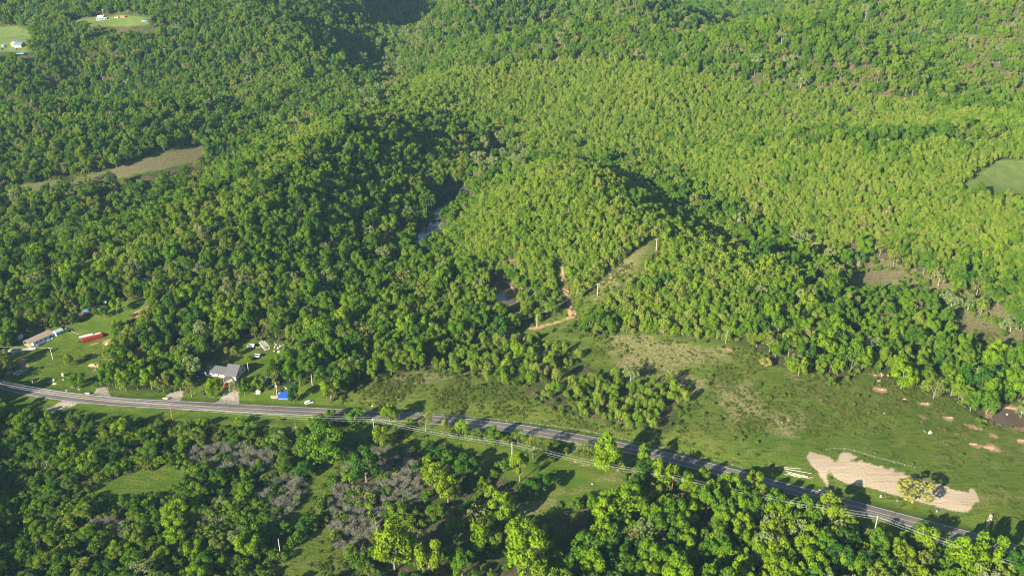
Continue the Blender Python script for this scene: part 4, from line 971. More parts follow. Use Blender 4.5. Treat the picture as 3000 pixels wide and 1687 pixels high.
STUFF = {'oak': ('forest', 'mature broadleaf forest covering the hills'), 'young': ('young_forest', 'dense young yellow-green forest on the hillsides'), 'pale': ('valley_trees', 'pale trees along the valleys'), 'airy': ('sparse_trees', 'thin-leafed trees among the forest'), 'scrub': ('undergrowth', 'low shrubs and brush of the rough ground'), 'bare': ('thicket', 'leafless grey thicket below the road'), 'dead': ('dead_timber', 'dead standing trees in the forest')}
for kd, A in MASS.items():
    if len(A):
        ob = instancer(STUFF[kd][0], kd, A); ob['label'] = STUFF[kd][1]
n = len(TUFT[0]); tr_ = rng.uniform(0.4, 1.15, n)
ob = instancer('grass_tufts', 'tuft', np.column_stack([TUFT[0], TUFT[1], tr_, tr_ * rng.uniform(0.6, 1.3, n)])); ob['label'] = 'weeds and grass tufts of the open fields'
print('TREES', len(TREES), 'individual', len(recs), 'tufts', n, {k: len(v) for k, v in MASS.items()})

# ------------------------------------------------------------------ built things
def G(sx, sy, dz=0.0):
    x, y = hit(sx, sy); return Vector((x, y, float(H(x, y)) + dz))
def frame(p, q):
    """origin and turn of a thing whose near edge runs from photo pixel p to photo pixel q"""
    a, b = G(*p), G(*q); d = b - a; z = min(a.z, b.z)
    return (a.x, a.y, z), math.atan2(d.y, d.x), math.hypot(d.x, d.y)
def part(name, mb, mat, parent, label=None):
    o = mb.build(name, M[mat], parent)
    if label: o['label'] = label
    return o
def gable(root, L, W, hw, hr, wall='white', roof='roof_grey', over=0.4, x0=0.0, y0=0.0, roof_label=None):
    w = MB(); w.prism([(y0, 0), (y0 + W, 0), (y0 + W, hw), (y0 + W / 2, hr), (y0, hw)], x0, x0 + L); part('wall', w, wall, root)
    t = 0.14; o = over; sl = (hr - hw) / (W / 2)
    r = MB(); e = hw - o * sl
    r.prism([(y0 - o, e + 0.02), (y0 + W / 2, hr + 0.02), (y0 + W + o, e + 0.02), (y0 + W + o, e + 0.02 + t), (y0 + W / 2, hr + 0.02 + t), (y0 - o, e + 0.02 + t)], x0 - o, x0 + L + o)
    return part('roof', r, roof, root, roof_label)
def window(root, x, z, w=1.1, h=1.0, y=0.0, side=None):
    f = MB(); g = MB()
    if side is None:
        f.box(x - w / 2 - .08, x + w / 2 + .08, y - 0.06, y + 0.02, z - h / 2 - .08, z + h / 2 + .08); g.box(x - w / 2, x + w / 2, y - 0.085, y - 0.05, z - h / 2, z + h / 2)
    else:
        f.box(side - 0.02, side + 0.06, x - w / 2 - .08, x + w / 2 + .08, z - h / 2 - .08, z + h / 2 + .08); g.box(side + 0.05, side + 0.085, x - w / 2, x + w / 2, z - h / 2, z + h / 2)
    o = part('window', f, 'white', root); part('pane', g, 'glass', o)
def door(root, x, y=0.0, mat='wood', side=None):
    d = MB()
    if side is None: d.box(x - .48, x + .48, y - 0.07, y + 0.02, 0.35, 2.4)
    else: d.box(side - 0.02, side + 0.07, x - .48, x + .48, 0.35, 2.4)
    part('door', d, mat, root)
def car(label, p, ang, paint='car_white', L=4.6, name='parked_car', cat='car', kind='suv', group=None):
    x, y = p[0], p[1]; z = float(H(x, y))
    r = thing(name, label, cat, (x, y, z), ang, group)
    w = 0.92; hl = L / 2
    if kind == 'pickup':
        b = MB().prism([(-hl, .45), (-hl, 1.05), (-hl + 0.1, 1.12), (0.25, 1.12), (hl - 0.15, 1.02), (hl, .85), (hl, .45)], -w, w, 'y')
        cab = MB().prism([(-0.35, 1.121), (-0.2, 1.75), (0.9, 1.78), (1.45, 1.121)], -w * .92, w * .92, 'y'); gl = MB().prism([(-0.40, 1.2), (-0.27, 1.66), (0.93, 1.68), (1.38, 1.2)], -w * .96, w * .96, 'y')
        bed = MB().box(-hl + .15, -0.5, -w + .14, w - .14, 1.1, 1.13); part('bed', bed, 'dark', r)
    else:
        b = MB().prism([(-hl, .4), (-hl, 1.0), (-hl + .15, 1.1), (hl - 1.1, 1.08), (hl - 0.1, .9), (hl, .6), (hl, .4)], -w, w, 'y')
        cab = MB().prism([(-hl + .2, 1.101), (-hl + .55, 1.68), (0.35, 1.72), (hl - 1.35, 1.09)], -w * .9, w * .9, 'y'); gl = MB().prism([(-hl + .2, 1.14), (-hl + .5, 1.60), (0.4, 1.62), (hl - 1.42, 1.14)], -w * .94, w * .94, 'y')
    part('body', b, paint, r); part('cabin', cab, paint, r); part('window_glass', gl, 'glass', r)
    for sx in (-hl + .85, hl - .85):
        for sy in (-w + .08, w - .08):
            t = MB().tube((sx, sy - .13, .34), (sx, sy + .13, .34), .34, n=12); wh = part('wheel', t, 'dark', r)
            h = MB().tube((sx, sy - .14, .34), (sx, sy + .14, .34), .18, n=8); part('rim', h, 'metal', wh)
    return r
def pole(label, px, h, mat='pole_wood', arms=1, trans=False, ang=0.0, lean=0.0):
    p = G(*px); r = thing('utility_pole', label, 'utility pole', p, ang)
    if lean: r.rotation_euler = (0, lean, ang)
    part('pole_shaft', MB().tube((0, 0, -0.8), (0, 0, h), .19, .13, 10), mat, r)
    for i in range(arms):
        z = h - 0.5 - i * 0.9
        a = part('crossarm', MB().box(-1.25, 1.25, .15, .29, z - .08, z + .08), 'pole_pale', r)
        for dx in (-1.12, -.5, 1.12): part('insulator', MB().tube((dx, .22, z + .085), (dx, .22, z + .32), .07, .05, 6), 'white', a)
    if trans:
        part('transformer', MB().tube((.42, -.1, h - 3.1), (.42, -.1, h - 1.9), .27, n=12), 'metal', r)
    return r, p, h
def wires(name, label, A, B, offs, sag=0.02, r=0.017):
    root = thing(name, label, 'power line', ((A[0] + B[0]) / 2, (A[1] + B[1]) / 2, (A[2] + B[2]) / 2), 0, 'power lines')
    o0 = Vector(root.location); d = (B - A); L = d.length; n = Vector((-d.y, d.x, 0)).normalized()
    for lat, dz in offs:
        mb = MB(); prev = None; N = 14
        for i in range(N + 1):
            t = i / N; c = A.lerp(B, t) + n * lat + Vector((0, 0, dz - 4 * sag * L * t * (1 - t))) - o0
            if prev is not None: mb.tube(prev, c, r, n=4)
            prev = c
        part('wire', mb, 'wire', root)

# main line along the road
MAIN = [("orange-brown pole at the road bend on the left edge", (14, 1168), 11, 'pole_red', 1, False), ("red-brown roadside pole left of the grey house's drive", (506, 1231), 11, 'pole_red', 1, False),
        ("pale wooden pole with two crossarms and a grey transformer below the road", (1096.8, 1277), 11.5, 'pole_pale', 2, True), ("small pale pole in the grass below the road beside the tall lime tree", (1500, 1348), 11, 'pole_pale', 1, False),
        ("rusty red pole above the large bright green tree", (1968, 1446), 11, 'pole_red', 1, False), ("tall thick pale pole casting a long shadow across the road", (2555, 1584), 15, 'pole_pale', 0, False), ("wooden pole beyond the lower right corner", (3230, 1800), 12, 'pole_wood', 1, False)]
tops = []
for i, (lab, px, h, mt, ar, tr) in enumerate(MAIN):
    r, p, hh = pole(lab, px, h, mt, ar, tr); tops.append(p + Vector((0, 0, hh)))
for i in range(len(tops)):
    a = tops[max(0, i - 1)]; b = tops[min(len(tops) - 1, i + 1)]
for i, r in enumerate([o for o in COL.objects if o.name.startswith('utility_pole')]):
    a = tops[max(0, i - 1)]; b = tops[min(len(tops) - 1, i + 1)]; r.rotation_euler = (0, 0, math.atan2(b.y - a.y, b.x - a.x) + math.pi / 2)
part('insulator_bracket', MB().box(-.5, .5, .14, .24, 13.9, 14.1), 'metal', [o for o in COL.objects if o.name.startswith('utility_pole')][5])
for i in range(len(tops) - 1):
    wires('power_line', ['bundle of four wires over the road bend at the left edge', 'four wires running along the road in front of the houses', 'four wires between the transformer pole and the small pale pole', 'wires crossing the track loop to the rusty red pole', 'wires above the trees between the rusty pole and the tall pole', 'wires leaving the tall pale pole to the right'][i],
          tops[i], tops[i + 1], [(-1.1, -.2), (-.5, -.2), (1.1, -.2), (0.1, -2.2)], sag=0.016)
for o in [o for o in COL.objects if o.name.startswith('wire')]: pass
SECOND = [("thin pale pole on the lawn in front of the brown roofed home", (155, 1052), 8.2, 'pole_pale', 1, 0), ("pole with a meter box at the left end of the blue pool", (812, 1158), 8.8, 'pole_pale', 0, 1),
 ("bare pole right of the grey roofed house's blue gable", (729, 1093), 7.6, 'pole_pale', 0, 0), ("short pale post-like pole at the right side of the pool lawn", (915, 1128), 7.6, 'pole_pale', 0, 0), ("pale pole at the wood edge behind the pool lawn", (974, 1112), 7.6, 'pole_pale', 0, 0), ("short pole half hidden in shade behind the pool lawn", (934, 1084), 6.5, 'pole_pale', 0, 0),
 ("grey pole beside the dirt road at the foot of the hill", (1573, 957), 8.8, 'pole_wood', 0, 0), ("pole with a white crossarm in the cleared strip up the hill", (1749.5, 869), 9.5, 'pole_wood', 1, 0), ("pole with white crossarm at the top of the cleared strip", (1922, 737), 9.5, 'pole_wood', 1, 0),
 ("pole at the edge of the low wood left of the dirt road", (1356, 1011), 8, 'pole_pale', 0, 0), ("short pole showing among the trees above the old field", (1139, 1070), 8, 'pole_wood', 0, 0), ("grey leaning pole in the brush near the bottom edge", (822, 1625), 9.7, 'pole_pale', 0, 0), ("pole among the trees above the blue shed", (245, 880), 8.5, 'pole_pale', 0, 0), ("pole among the small houses in the upper left corner", (304, 52), 10, 'pole_pale', 1, 0)]
t2 = []
for lab, px, h, mt, ar, tr in SECOND:
    r, p, hh = pole(lab, px, h, mt, ar, bool(tr)); t2.append(p + Vector((0, 0, hh)))
wires('power_line', 'wires climbing the cleared strip on the hill', t2[7], t2[8], [(-1, -.3), (1, -.3)], 0.01, 0.014)
wires('power_line', 'wires from the dirt road pole up to the cleared strip', t2[6], t2[7], [(-.3, -.3), (.3, -.3)], 0.01, 0.014)
wires('power_line', 'wires between the wood edge pole and the dirt road pole', t2[9], t2[6], [(0, -.3)], 0.01, 0.014)
wires('power_line', 'thin wire from the lawn pole to the left edge', t2[0], G(-160, 1040, 9), [(0, -.2), (.5, -.2)], 0.01, 0.014)
wires('power_line', 'service wire behind the pool lawn', t2[4], t2[5], [(0, -.2)], 0.01, 0.014)
wires('power_line', 'wire from the pool pole to the roadside line', t2[1], tops[1].lerp(tops[2], 0.5), [(0, -.6)], 0.01, 0.014)

# long brown roofed trailer home on the left lawn
def roofpt(sx, sy, h): return Vector((*at_h(sx, sy, h), h))
zb = float(H(*hit(110, 1010)))
a, b, c = roofpt(86, 1008, zb + 3.0), roofpt(159.5, 975, zb + 3.0), roofpt(71, 997, zb + 3.2)
L = (b - a).length; ang = math.atan2(b.y - a.y, b.x - a.x); W = 6.8
home = thing('trailer_home', 'long brown roofed trailer home with pale blue walls on the left lawn', 'trailer home', (a.x, a.y, zb - 0.1), ang)
hx0 = 2.6
w = MB().prism([(0.3, .35), (W - .3, .35), (W - .3, 2.95), (W / 2, 3.55), (.3, 2.95)], hx0, L - .4); part('wall', w, 'siding_blue', home)
part('skirting', MB().box(hx0 + .05, L - .45, .35, W - .35, -.3, .349), 'wood_grey', home)
part('roof', MB().prism([(-.1, 2.98), (W / 2, 3.66), (W + .1, 2.98), (W + .1, 3.10), (W / 2, 3.80), (-.1, 3.10)], -.1, L), 'roof_brown', home)
for x in (hx0 + 2.2, hx0 + 5.0, L * .62, L * .84): window(home, x, 2.0, 1.2, 1.0, 0.3)
door(home, L * .5, .3, 'white')
pr = part('porch', MB().box(.0, hx0 - .02, .2, W - .2, .55, .7), 'wood', home)
for y in (.3, W * .5, W - .3): part('post', MB().box(.05, .2, y - .07, y + .07, .7, 3.1), 'wood', pr)
part('railing', MB().box(.0, .08, .2, W - .2, 1.55, 1.65).box(.1, hx0 - .2, .12, .2, 1.55, 1.65), 'wood', pr)
for i in range(10): part('baluster', MB().box(.0, .07, .3 + i * .62, .36 + i * .62, .7, 1.55), 'wood', pr)
part('front_deck', MB().box(hx0 + 1, hx0 + 9, -1.6, .25, .4, .55).box(hx0 + 1, hx0 + 9, -1.6, -1.5, .55, 1.4), 'white', home)
sx_ = G(166, 985)
sh = thing('garden_shed', 'small blue shed with a yellow panel at the right end of the brown roofed home', 'shed', (sx_.x, sx_.y, sx_.z), ang)
gable(sh, 5.0, 3.6, 2.3, 3.0, 'siding_blue', 'tin', .2, 0, 0); part('panel', MB().box(2.4, 3.9, -.08, -.001, .3, 2.0), 'tan', sh, 'yellow panel'); window(sh, 1.2, 1.4, .8, .8)
s2 = G(56, 996); sh = thing('garden_shed', 'tiny pale shed behind the left end of the brown roofed home', 'shed', s2, ang); gable(sh, 3.0, 2.4, 2.0, 2.6, 'siding_blue', 'tin', .15); door(sh, 1.5, 0, 'white')
for i, (px, sz, mt, lab, nm) in enumerate([((118, 1008), (2.2, .9, .8), 'white', 'white garden bench against the front of the brown roofed home', 'bench'), ((143, 998), (1.6, .8, .7), 'siding_blue', 'pale blue box under the right windows of the brown roofed home', 'storage_box'), ((153, 993), (1.0, .7, .6), 'white', 'small white cooler near the right end of the brown roofed home', 'cooler')]):
    p = G(*px); r = thing(nm, lab, nm.replace('_', ' '), p, ang); w_, d_, h_ = sz
    part('body', MB().box(-w_ / 2, w_ / 2, -d_ / 2, d_ / 2, 0.05, h_ * .7), mt, r); part('lid', MB().box(-w_ / 2 - .05, w_ / 2 + .05, -d_ / 2 - .05, d_ / 2 + .05, h_ * .7 + .002, h_), mt, r)
    for q in (-1, 1): part('foot', MB().box(q * w_ * .4 - .08, q * w_ * .4 + .08, -d_ * .4, d_ * .4, 0, .048), 'dark', r)

# pickup with a flatbed trailer
g1, g2 = G(36, 1032), G(82, 1024); va = math.atan2(g2.y - g1.y, g2.x - g1.x)
car('white pickup truck parked left of the flat trailer', (g1.x, g1.y + .5), va + math.pi, 'car_white', 5.6, 'pickup_truck', 'pickup truck', 'pickup')
q1 = G(48, 1034); car('pale blue car parked slantwise in front of the white pickup', (q1.x, q1.y), va + .5, 'car_blue', 4.3, 'parked_car', 'car')
def trailer(label, p, ang, L=6.5, W=2.3, sides=0.0, mat='metal', deck='wood_grey', name='flat_trailer', load=None):
    r = thing(name, label, 'trailer', p, ang)
    dk = MB()
    for i in range(5): part('plank', MB().box(0, L, -W / 2 + i * W / 5 + .02, -W / 2 + (i + 1) * W / 5 - .02, .62, .70), deck, r)
    part('chassis', MB().box(0, L, -W / 2 - .06, -W / 2 + .02, .5, .615).box(0, L, W / 2 - .02, W / 2 + .06, .5, .615).tube((L, 0, .55), (L + 1.6, 0, .5), .07), mat, r)
    if sides:
        for nm, bx in (('side', (0, L, -W / 2 - .06, -W / 2, .705, .7 + sides)), ('side', (0, L, W / 2, W / 2 + .06, .705, .7 + sides)), ('tailgate', (-.06, 0, -W / 2, W / 2, .705, .7 + sides)), ('headboard', (L, L + .06, -W / 2, W / 2, .705, .7 + sides))):
            part(nm, MB().box(*bx), mat, r)
    for sx in (L * .42, L * .58):
        for sy in (-W / 2 - .2, W / 2 + .2): part('wheel', MB().tube((sx, sy - .1, .34), (sx, sy + .1, .34), .34, n=10), 'dark', r)
    return r
p = G(60, 1030); trailer('long grey flat trailer behind the white pickup', (p.x, p.y, p.z), va, 8.5, 2.4, .25, 'metal')
p = G(46, 1101); r = trailer('white high-sided dump trailer on the lawn above the road', p, math.radians(68), 4.6, 2.6, 1.0, 'white', 'dark', 'dump_trailer')
p = G(33, 1094); car('old cream coloured car beside the white dump trailer', (p.x - 1, p.y), math.radians(65), 'offwhite', 4.2)

# red steel container with a white lean-to
a, b = G(243, 1006), G(298, 990); ang = math.atan2(b.y - a.y, b.x - a.x); L = 12.2
ct = thing('shipping_container', 'red steel shipping container on the left lawn', 'container', (a.x, a.y, a.z - .05), ang)
part('body', MB().box(0, L, 0, 2.44, .12, 2.70), 'red_steel', ct); part('roof', MB().box(-.03, L + .03, -.03, 2.47, 2.703, 2.79), 'red_steel', ct)
for i in range(24): part('rib', MB().box(.3 + i * .49, .48 + i * .49, -.05, -.001, .25, 2.6), 'red_steel', ct)
for y in (.05, 1.25): part('door', MB().box(-.06, -.002, y, y + 1.14, .2, 2.62), 'red_steel', ct)
for q in ((.6, -1), (L - .6, -1)): part('skid', MB().box(q[0] - .2, q[0] + .2, .1, 2.3, 0, .118), 'wood', ct)
ln = thing('carport', 'white tin carport leaning behind the red container', 'carport', (a.x, a.y, a.z), ang)
part('roof', MB().prism([(2.6, 2.72), (6.2, 2.35), (6.2, 2.43), (2.6, 2.80)], -1.2, 7.0), 'white', ln); part('roof', MB().prism([(2.6, 2.55), (5.0, 2.28), (5.0, 2.36), (2.6, 2.63)], 7.05, L - .8), 'white', ln)
for x in (-1.0, 3.0, 6.8, L - 1.0): part('post', MB().tube((x, 4.9 if x > 7 else 6.0, 0), (x, 4.9 if x > 7 else 6.0, 2.3), .07), 'metal', ln)
p = G(235, 1001); tk = thing('garden_tractor', 'small green tractor at the left end of the white carport', 'tractor', (p.x, p.y, p.z), ang)
part('body', MB().prism([(-1.1, .5), (-1.1, 1.0), (-.2, 1.05), (-.1, .8), (1.2, .85), (1.3, .5)], -.45, .45, 'y'), 'green_steel', tk); part('seat', MB().box(-.8, -.35, -.25, .25, 1.05, 1.3), 'dark', tk)
for sx, sy, rr in ((-.7, .6, .5), (-.7, -.6, .5), (.9, .5, .3), (.9, -.5, .3)): part('wheel', MB().tube((sx, sy - .14, rr), (sx, sy + .14, rr), rr, n=12), 'dark', tk)
# fenced garden bed behind the container
gp = [G(226, 982), G(235, 975), G(258, 963), G(262, 967), G(240, 979)]
a, b = G(225, 980), G(260, 968); ang2 = math.atan2(b.y - a.y, b.x - a.x); gb = thing('garden_bed', 'wood-edged brown garden bed behind the white carport', 'garden bed', a, ang2)
part('soil', MB().box(0, 8, 0, 4, -.1, .15), 'clay', gb)
for bx in ((-.1, 8.1, -.1, 0), (-.1, 8.1, 4, 4.1), (-.1, 0, 0, 4), (8, 8.1, 0, 4)): part('board', MB().box(*bx, -.1, .3), 'wood_grey', gb)
p = G(217, 975); lp = thing('lumber_pile', 'heap of old boards left of the garden bed', 'lumber pile', p, 0.4)
rl = random.Random(5)
for i in range(12):
    x0, y0 = rl.uniform(-1.5, 1), rl.uniform(-2, 1.5); an = rl.uniform(0, 3); ln_ = rl.uniform(1.5, 3.2)
    part('plank', MB().tube((x0, y0, .1 + i * .07), (x0 + ln_ * math.cos(an), y0 + ln_ * math.sin(an), .15 + i * .09), .09, n=4), 'wood_grey', lp)

# tin roofed shed, blue shelter and the things round them
a = G(284, 893); sh = thing('open_shed', 'pale tin roofed shed with one white wall at the wood edge above the lawn', 'shed', a, .2)
part('roof', MB().prism([(-.3, 2.3), (4.3, 2.9), (4.3, 3.0), (-.3, 2.4)], -.3, 6.3), 'tin', sh); part('wall', MB().box(4.0, 6, -.05, .05, 0, 2.2).box(5.95, 6, .05, 4, 0, 2.3), 'white', sh)
for q in ((0, 0), (2, 0), (0, 4), (5.8, 4)): part('post', MB().tube((*q, 0), (*q, 2.35 if q[1] == 0 else 2.8), .08), 'wood_grey', sh)
a = G(241, 921); bs = thing('shelter', 'low shelter with a bright blue sheet roof in the shade', 'shelter', a, .15)
part('roof', MB().prism([(0, 1.9), (3.2, 2.3), (3.2, 2.36), (0, 1.96)], 0, 4.4), 'tarp', bs); part('wall', MB().box(.1, 4.3, 3.0, 3.1, 0, 2.2), 'siding_blue', bs)
for q in ((.15, .2), (4.2, .2)): part('post', MB().tube((*q, 0), (*q, 1.9), .06), 'wood_grey', bs)
def junk(label, px, n, R, mats, seed, name='scrap_pile', hmax=1.2):
    p = G(*px); r = thing(name, label, name.replace('_', ' '), p, 0); q = random.Random(seed)
    for i in range(n):
        x, y = q.gauss(0, R * .5), q.gauss(0, R * .5); an = q.uniform(0, 3.14); w, d, h = q.uniform(.5, 1.8), q.uniform(.3, 1.0), q.uniform(.15, hmax)
        mb = MB()
        if i % 3 == 0: mb.tube((x, y, .2), (x + math.cos(an) * w * 1.6, y + math.sin(an) * w * 1.6, h), .1, n=5)
        else: mb.prism([(-w / 2, 0), (w / 2, 0), (w / 2 * .8, h), (-w / 2 * .9, h * .8)], -d / 2, d / 2, 'y'); ca, sa = math.cos(an), math.sin(an); mb.V = [(x + u * ca - v * sa, y + u * sa + v * ca, t) for u, v, t in mb.V]
        part('piece', mb, mats[i % len(mats)], r)
    return r
junk('scrap and blue barrels in front of the tin roofed shed', (291, 907), 14, 3, ['tarp', 'white', 'siding_blue', 'dark'], 1)
junk('white scrap heap beside a tall pole in the wood left of the drive', (430, 1008), 16, 3.2, ['white', 'metal', 'dark', 'offwhite'], 2)
junk('boards and white rubbish at the right end of the brown roofed home', (193, 966), 8, 2, ['dark', 'white', 'blue_dark'], 3)
junk('row of pallets and blue scrap left of the grey roofed house', (598, 1093), 34, 6.5, ['blue_dark', 'white', 'dark', 'tarp', 'wood_grey'], 4, 'scrap_yard', .9)
junk('grey heap of timber behind the white frame shed', (820, 1019), 20, 3.6, ['wood_grey', 'offwhite', 'metal', 'wood'], 6, 'timber_heap', 1.4)
junk('lumber and red toys at the foot of the white playhouse', (752, 1152), 6, 1.5, ['rust', 'white', 'tan'], 8, 'toy_heap', .5)
junk('broken limestone heap in the middle of the field', (2725, 1268), 12, 2.2, ['rock', 'offwhite', 'wood_grey'], 9, 'stone_heap', 1.0)
junk('brush heap of grey branches against the wood edge above the field', (2570, 1100), 26, 6, ['wood_grey', 'clay', 'wood'], 10, 'brush_heap', .9)
junk('wet dark scrap at the left of the blue pool under the trees', (845, 1137), 8, 1.8, ['offwhite', 'dark', 'siding_blue'], 11, 'scrap_pile', .7)

# vehicles in the wood
a, b = G(418, 832), G(462, 822); an = math.atan2(b.y - a.y, b.x - a.x)
def camper(label, p, ang, L=8.0, W=2.5, h=3.0, mat='white'):
    r = thing('camper_trailer', label, 'camper', p, ang)
    part('body', MB().prism([(0, .5), (0, h - .2), (.3, h), (L - .5, h), (L, h * .72), (L - .2, .5)], 0, W, 'y'), mat, r)
    part('stripe', MB().box(.3, L - .8, -.03, -.002, 1.2, 1.4), 'siding_blue', r)
    for x in (1.5, 3.6, 5.6): window(r, x, 2.0, .9, .7)
    part('door', MB().box(L * .55, L * .55 + .7, -.05, -.002, .6, 2.4), 'offwhite', r); part('roof_vent', MB().box(L * .4, L * .4 + .6, W * .35, W * .6, h + .002, h + .18), 'metal', r)
    for x in (L * .45, L * .56): part('wheel', MB().tube((x, -.05, .36), (x, .25, .36), .35, n=10), 'dark', r)
    return r
camper('long white camper parked in the trees beyond the left lawn', a, an, 9); q = G(447, 834); camper('white camper in front of the long one in the trees', q, an, 7)
q = G(470, 831); car('pale blue pickup right of the two campers in the trees', (q.x, q.y), an, 'car_blue', 5.4, 'pickup_truck', 'pickup truck', 'pickup')
q = G(428, 836); car('grey-blue car half hidden in front of the campers', (q.x, q.y), an, 'car_blue', 4.6)
q = G(689, 752); camper('small white camper alone deep in the left wood', q, .3, 5.5)
a, b = G(912, 526), G(952, 508); hm = thing('trailer_home', 'pale tin roofed home hidden in the wood left of the ponds', 'trailer home', a, math.atan2(b.y - a.y, b.x - a.x)); gable(hm, 22, 6, 2.7, 3.3, 'siding_blue', 'tin', .2)
for x in (4, 9, 15): window(hm, x, 1.7)
q = G(962, 506); car('white car beside the tin roofed home in the wood', (q.x, q.y), .3, 'car_white', 4.8)

# grey roofed house with its lower wing
a, b = G(660, 1112), G(694, 1116); an = math.radians(-14)
hs = thing('grey_house', 'white two-storey house with grey gabled roof and lower wing by the gravel drive', 'house', (a.x, a.y, a.z - .1), an)
gable(hs, 7.2, 11.5, 3.2, 7.6, 'white', 'roof_grey', .35)
w2 = part('wing', MB().prism([(1.5, 0), (10.5, 0), (10.5, 2.7), (6.0, 4.9), (1.5, 2.7)], -14.0, -.01), 'white', hs); part('wing_roof', MB().prism([(1.0, 2.5), (6.0, 4.93), (11.0, 2.5), (11.0, 2.64), (6.0, 5.07), (1.0, 2.64)], -14.4, -.38), 'roof_grey', hs)
for x in (1.6, 5.2): window(hs, x, 1.9, 1.0, 1.2)
for x in (-12, -8.5, -5): window(hs, x, 1.6, 1.2, 1.1, 1.5)
for y in (3, 8): window(hs, y, 3.2, 1.0, 1.2, side=7.2)
door(hs, -2.4, 1.5, 'wood'); pc = part('porch', MB().prism([(-3.2, 2.4), (-.01, 2.9), (-.01, 3.0), (-3.2, 2.5)], .6, 4.6), 'roof_grey', hs)
for x in (.8, 4.4): part('post', MB().box(x - .08, x + .08, -3.1, -2.95, 0, 2.42), 'white', pc)
part('porch_deck', MB().box(.6, 4.6, -3.2, -.02, 0, .35), 'wood_grey', hs)
q = G(777, 1117); bt = thing('covered_boat', 'boat under a pale blue cover beside the grey roofed house', 'boat', q, math.radians(75))
part('cover', MB().prism([(-3.2, .8), (-3.0, 1.7), (0, 2.1), (2.4, 1.8), (3.4, 1.0), (2.6, .7)], -1.15, 1.15, 'y'), 'siding_blue', bt); part('hull', MB().prism([(-3.1, .5), (-3.1, .8), (2.6, .7), (2.0, .35)], -1.0, 1.0, 'y'), 'white', bt)
for s in (-1, 1): part('wheel', MB().tube((-.8, s * 1.1 - .1, .3), (-.8, s * 1.1 + .1, .3), .3, n=10), 'dark', bt)
q = G(666, 1129); car('dark red car standing in front of the grey roofed house', (q.x, q.y), .6, 'car_red', 4.2); q = G(603, 1152); car('black car under the trees left of the gravel drive', (q.x, q.y), 1.0, 'car_black', 4.5)
q = G(906, 1181); car('white sport utility car parked on the verge right of the blue pool', (q.x, q.y), math.radians(28), 'car_white', 4.8)
# playhouse
q = G(751, 1155); ph = thing('playhouse', 'small white and red playhouse on the lawn left of the pool', 'playhouse', q, .2); gable(ph, 2.2, 1.8, 1.3, 2.2, 'white', 'tin', .15); part('slide', MB().prism([(2.2, 1.2), (4.0, .1), (4.0, .2), (2.2, 1.3)], .5, 1.1, 'y'), 'car_red', ph, 'red slide')
# pool under its blue cover
pz = float(H(*hit(830, 1155)))
c0, c1, c2, c3 = [Vector((*at_h(*p_, pz + 1.1), pz + 1.1)) for p_ in ((814, 1164), (855, 1165), (853, 1146), (815, 1144.5))]
o0 = Vector((c0.x, c0.y, pz)); pl = thing('swimming_pool', 'above-ground pool under a bright blue cover near the road', 'pool', o0)
cs = [v - Vector((o0.x, o0.y, 0)) for v in (c0, c1, c2, c3)]
def slab(pts, z0, z1, sc=1.0):
    c = sum((Vector((p_.x, p_.y, 0)) for p_ in pts), Vector()) / len(pts); mb = MB(); n = len(pts)
    V = [(c.x + (p_.x - c.x) * sc, c.y + (p_.y - c.y) * sc, z) for z in (z0, z1) for p_ in pts]
    mb.add(V, [tuple(range(n - 1, -1, -1)), tuple(range(n, 2 * n))] + [(i, (i + 1) % n, n + (i + 1) % n, n + i) for i in range(n)]); return mb
part('wall', slab(cs, -.2, .75, 1.0), 'blue_dark', pl); part('cover', slab(cs, .752, .80, .96), 'pool_blue', pl); part('rim', slab(cs, .6, .749, 1.03), 'pool_blue', pl)
q = G(806, 1160); dk = thing('pool_pad', 'round pale sand pad at the left end of the blue pool', 'sand pad', (q.x, q.y, q.z)); mb = MB(); ring = [Vector((2.6 * math.cos(t), 1.9 * math.sin(t), 0)) for t in np.linspace(0, 6.28, 15)[:-1]]; part('sand', slab(ring, -.5, .10), 'tan', dk)
st = thing('pool_steps', 'yellow step at the near corner of the blue pool', 'steps', (q.x + 1.6, q.y + 1.0, q.z)); part('tread', MB().box(0, 1.2, 0, .6, .9, 1.3), 'yellow', st); part('leg', MB().box(0, .1, 0, .6, 0, .9).box(1.1, 1.2, 0, .6, 0, .9), 'metal', st)
# frame shed, trailers and pipe
a, b = G(775, 1027), G(796, 1031); an = math.radians(35)
fs = thing('greenhouse_frame', 'roofless white shed frame at the wood edge behind the grey house', 'shed frame', a, an)
for i in range(7):
    y = i * 1.35
    part('rafter', MB().tube((0, y, 2.0), (1.7, y, 2.8), .09, n=4).tube((1.7, y, 2.8), (3.4, y, 2.0), .09, n=4), 'white', fs); part('post', MB().tube((0, y, 0), (0, y, 2.0), .08, n=4).tube((3.4, y, 0), (3.4, y, 2.0), .08, n=4), 'white', fs)
part('ridge', MB().tube((1.7, 0, 2.9), (1.7, 8.1, 2.9), .09, n=4).tube((0, 0, 2.05), (0, 8.1, 2.05), .09, n=4).tube((3.4, 0, 2.05), (3.4, 8.1, 2.05), .09, n=4), 'white', fs); part('wall', MB().box(0, 3.4, -.08, -.02, 0, 1.1), 'white', fs)
part('shelf', MB().box(1.0, 1.8, 1, 2, 0, 1.0), 'car_red', fs, 'red chest inside the frame')
a = G(814, 1038); ct2 = thing('old_trailer', 'weathered white box trailer in the yard behind the grey house', 'trailer', a, -.06)
part('body', MB().box(0, 6.6, 0, 3.0, .5, 2.5), 'offwhite', ct2); part('roof', MB().box(-.1, 6.7, -.1, 3.1, 2.503, 2.6), 'roof_grey', ct2); part('door', MB().box(1.0, 1.8, -.05, -.002, .6, 2.2), 'wood_grey', ct2)
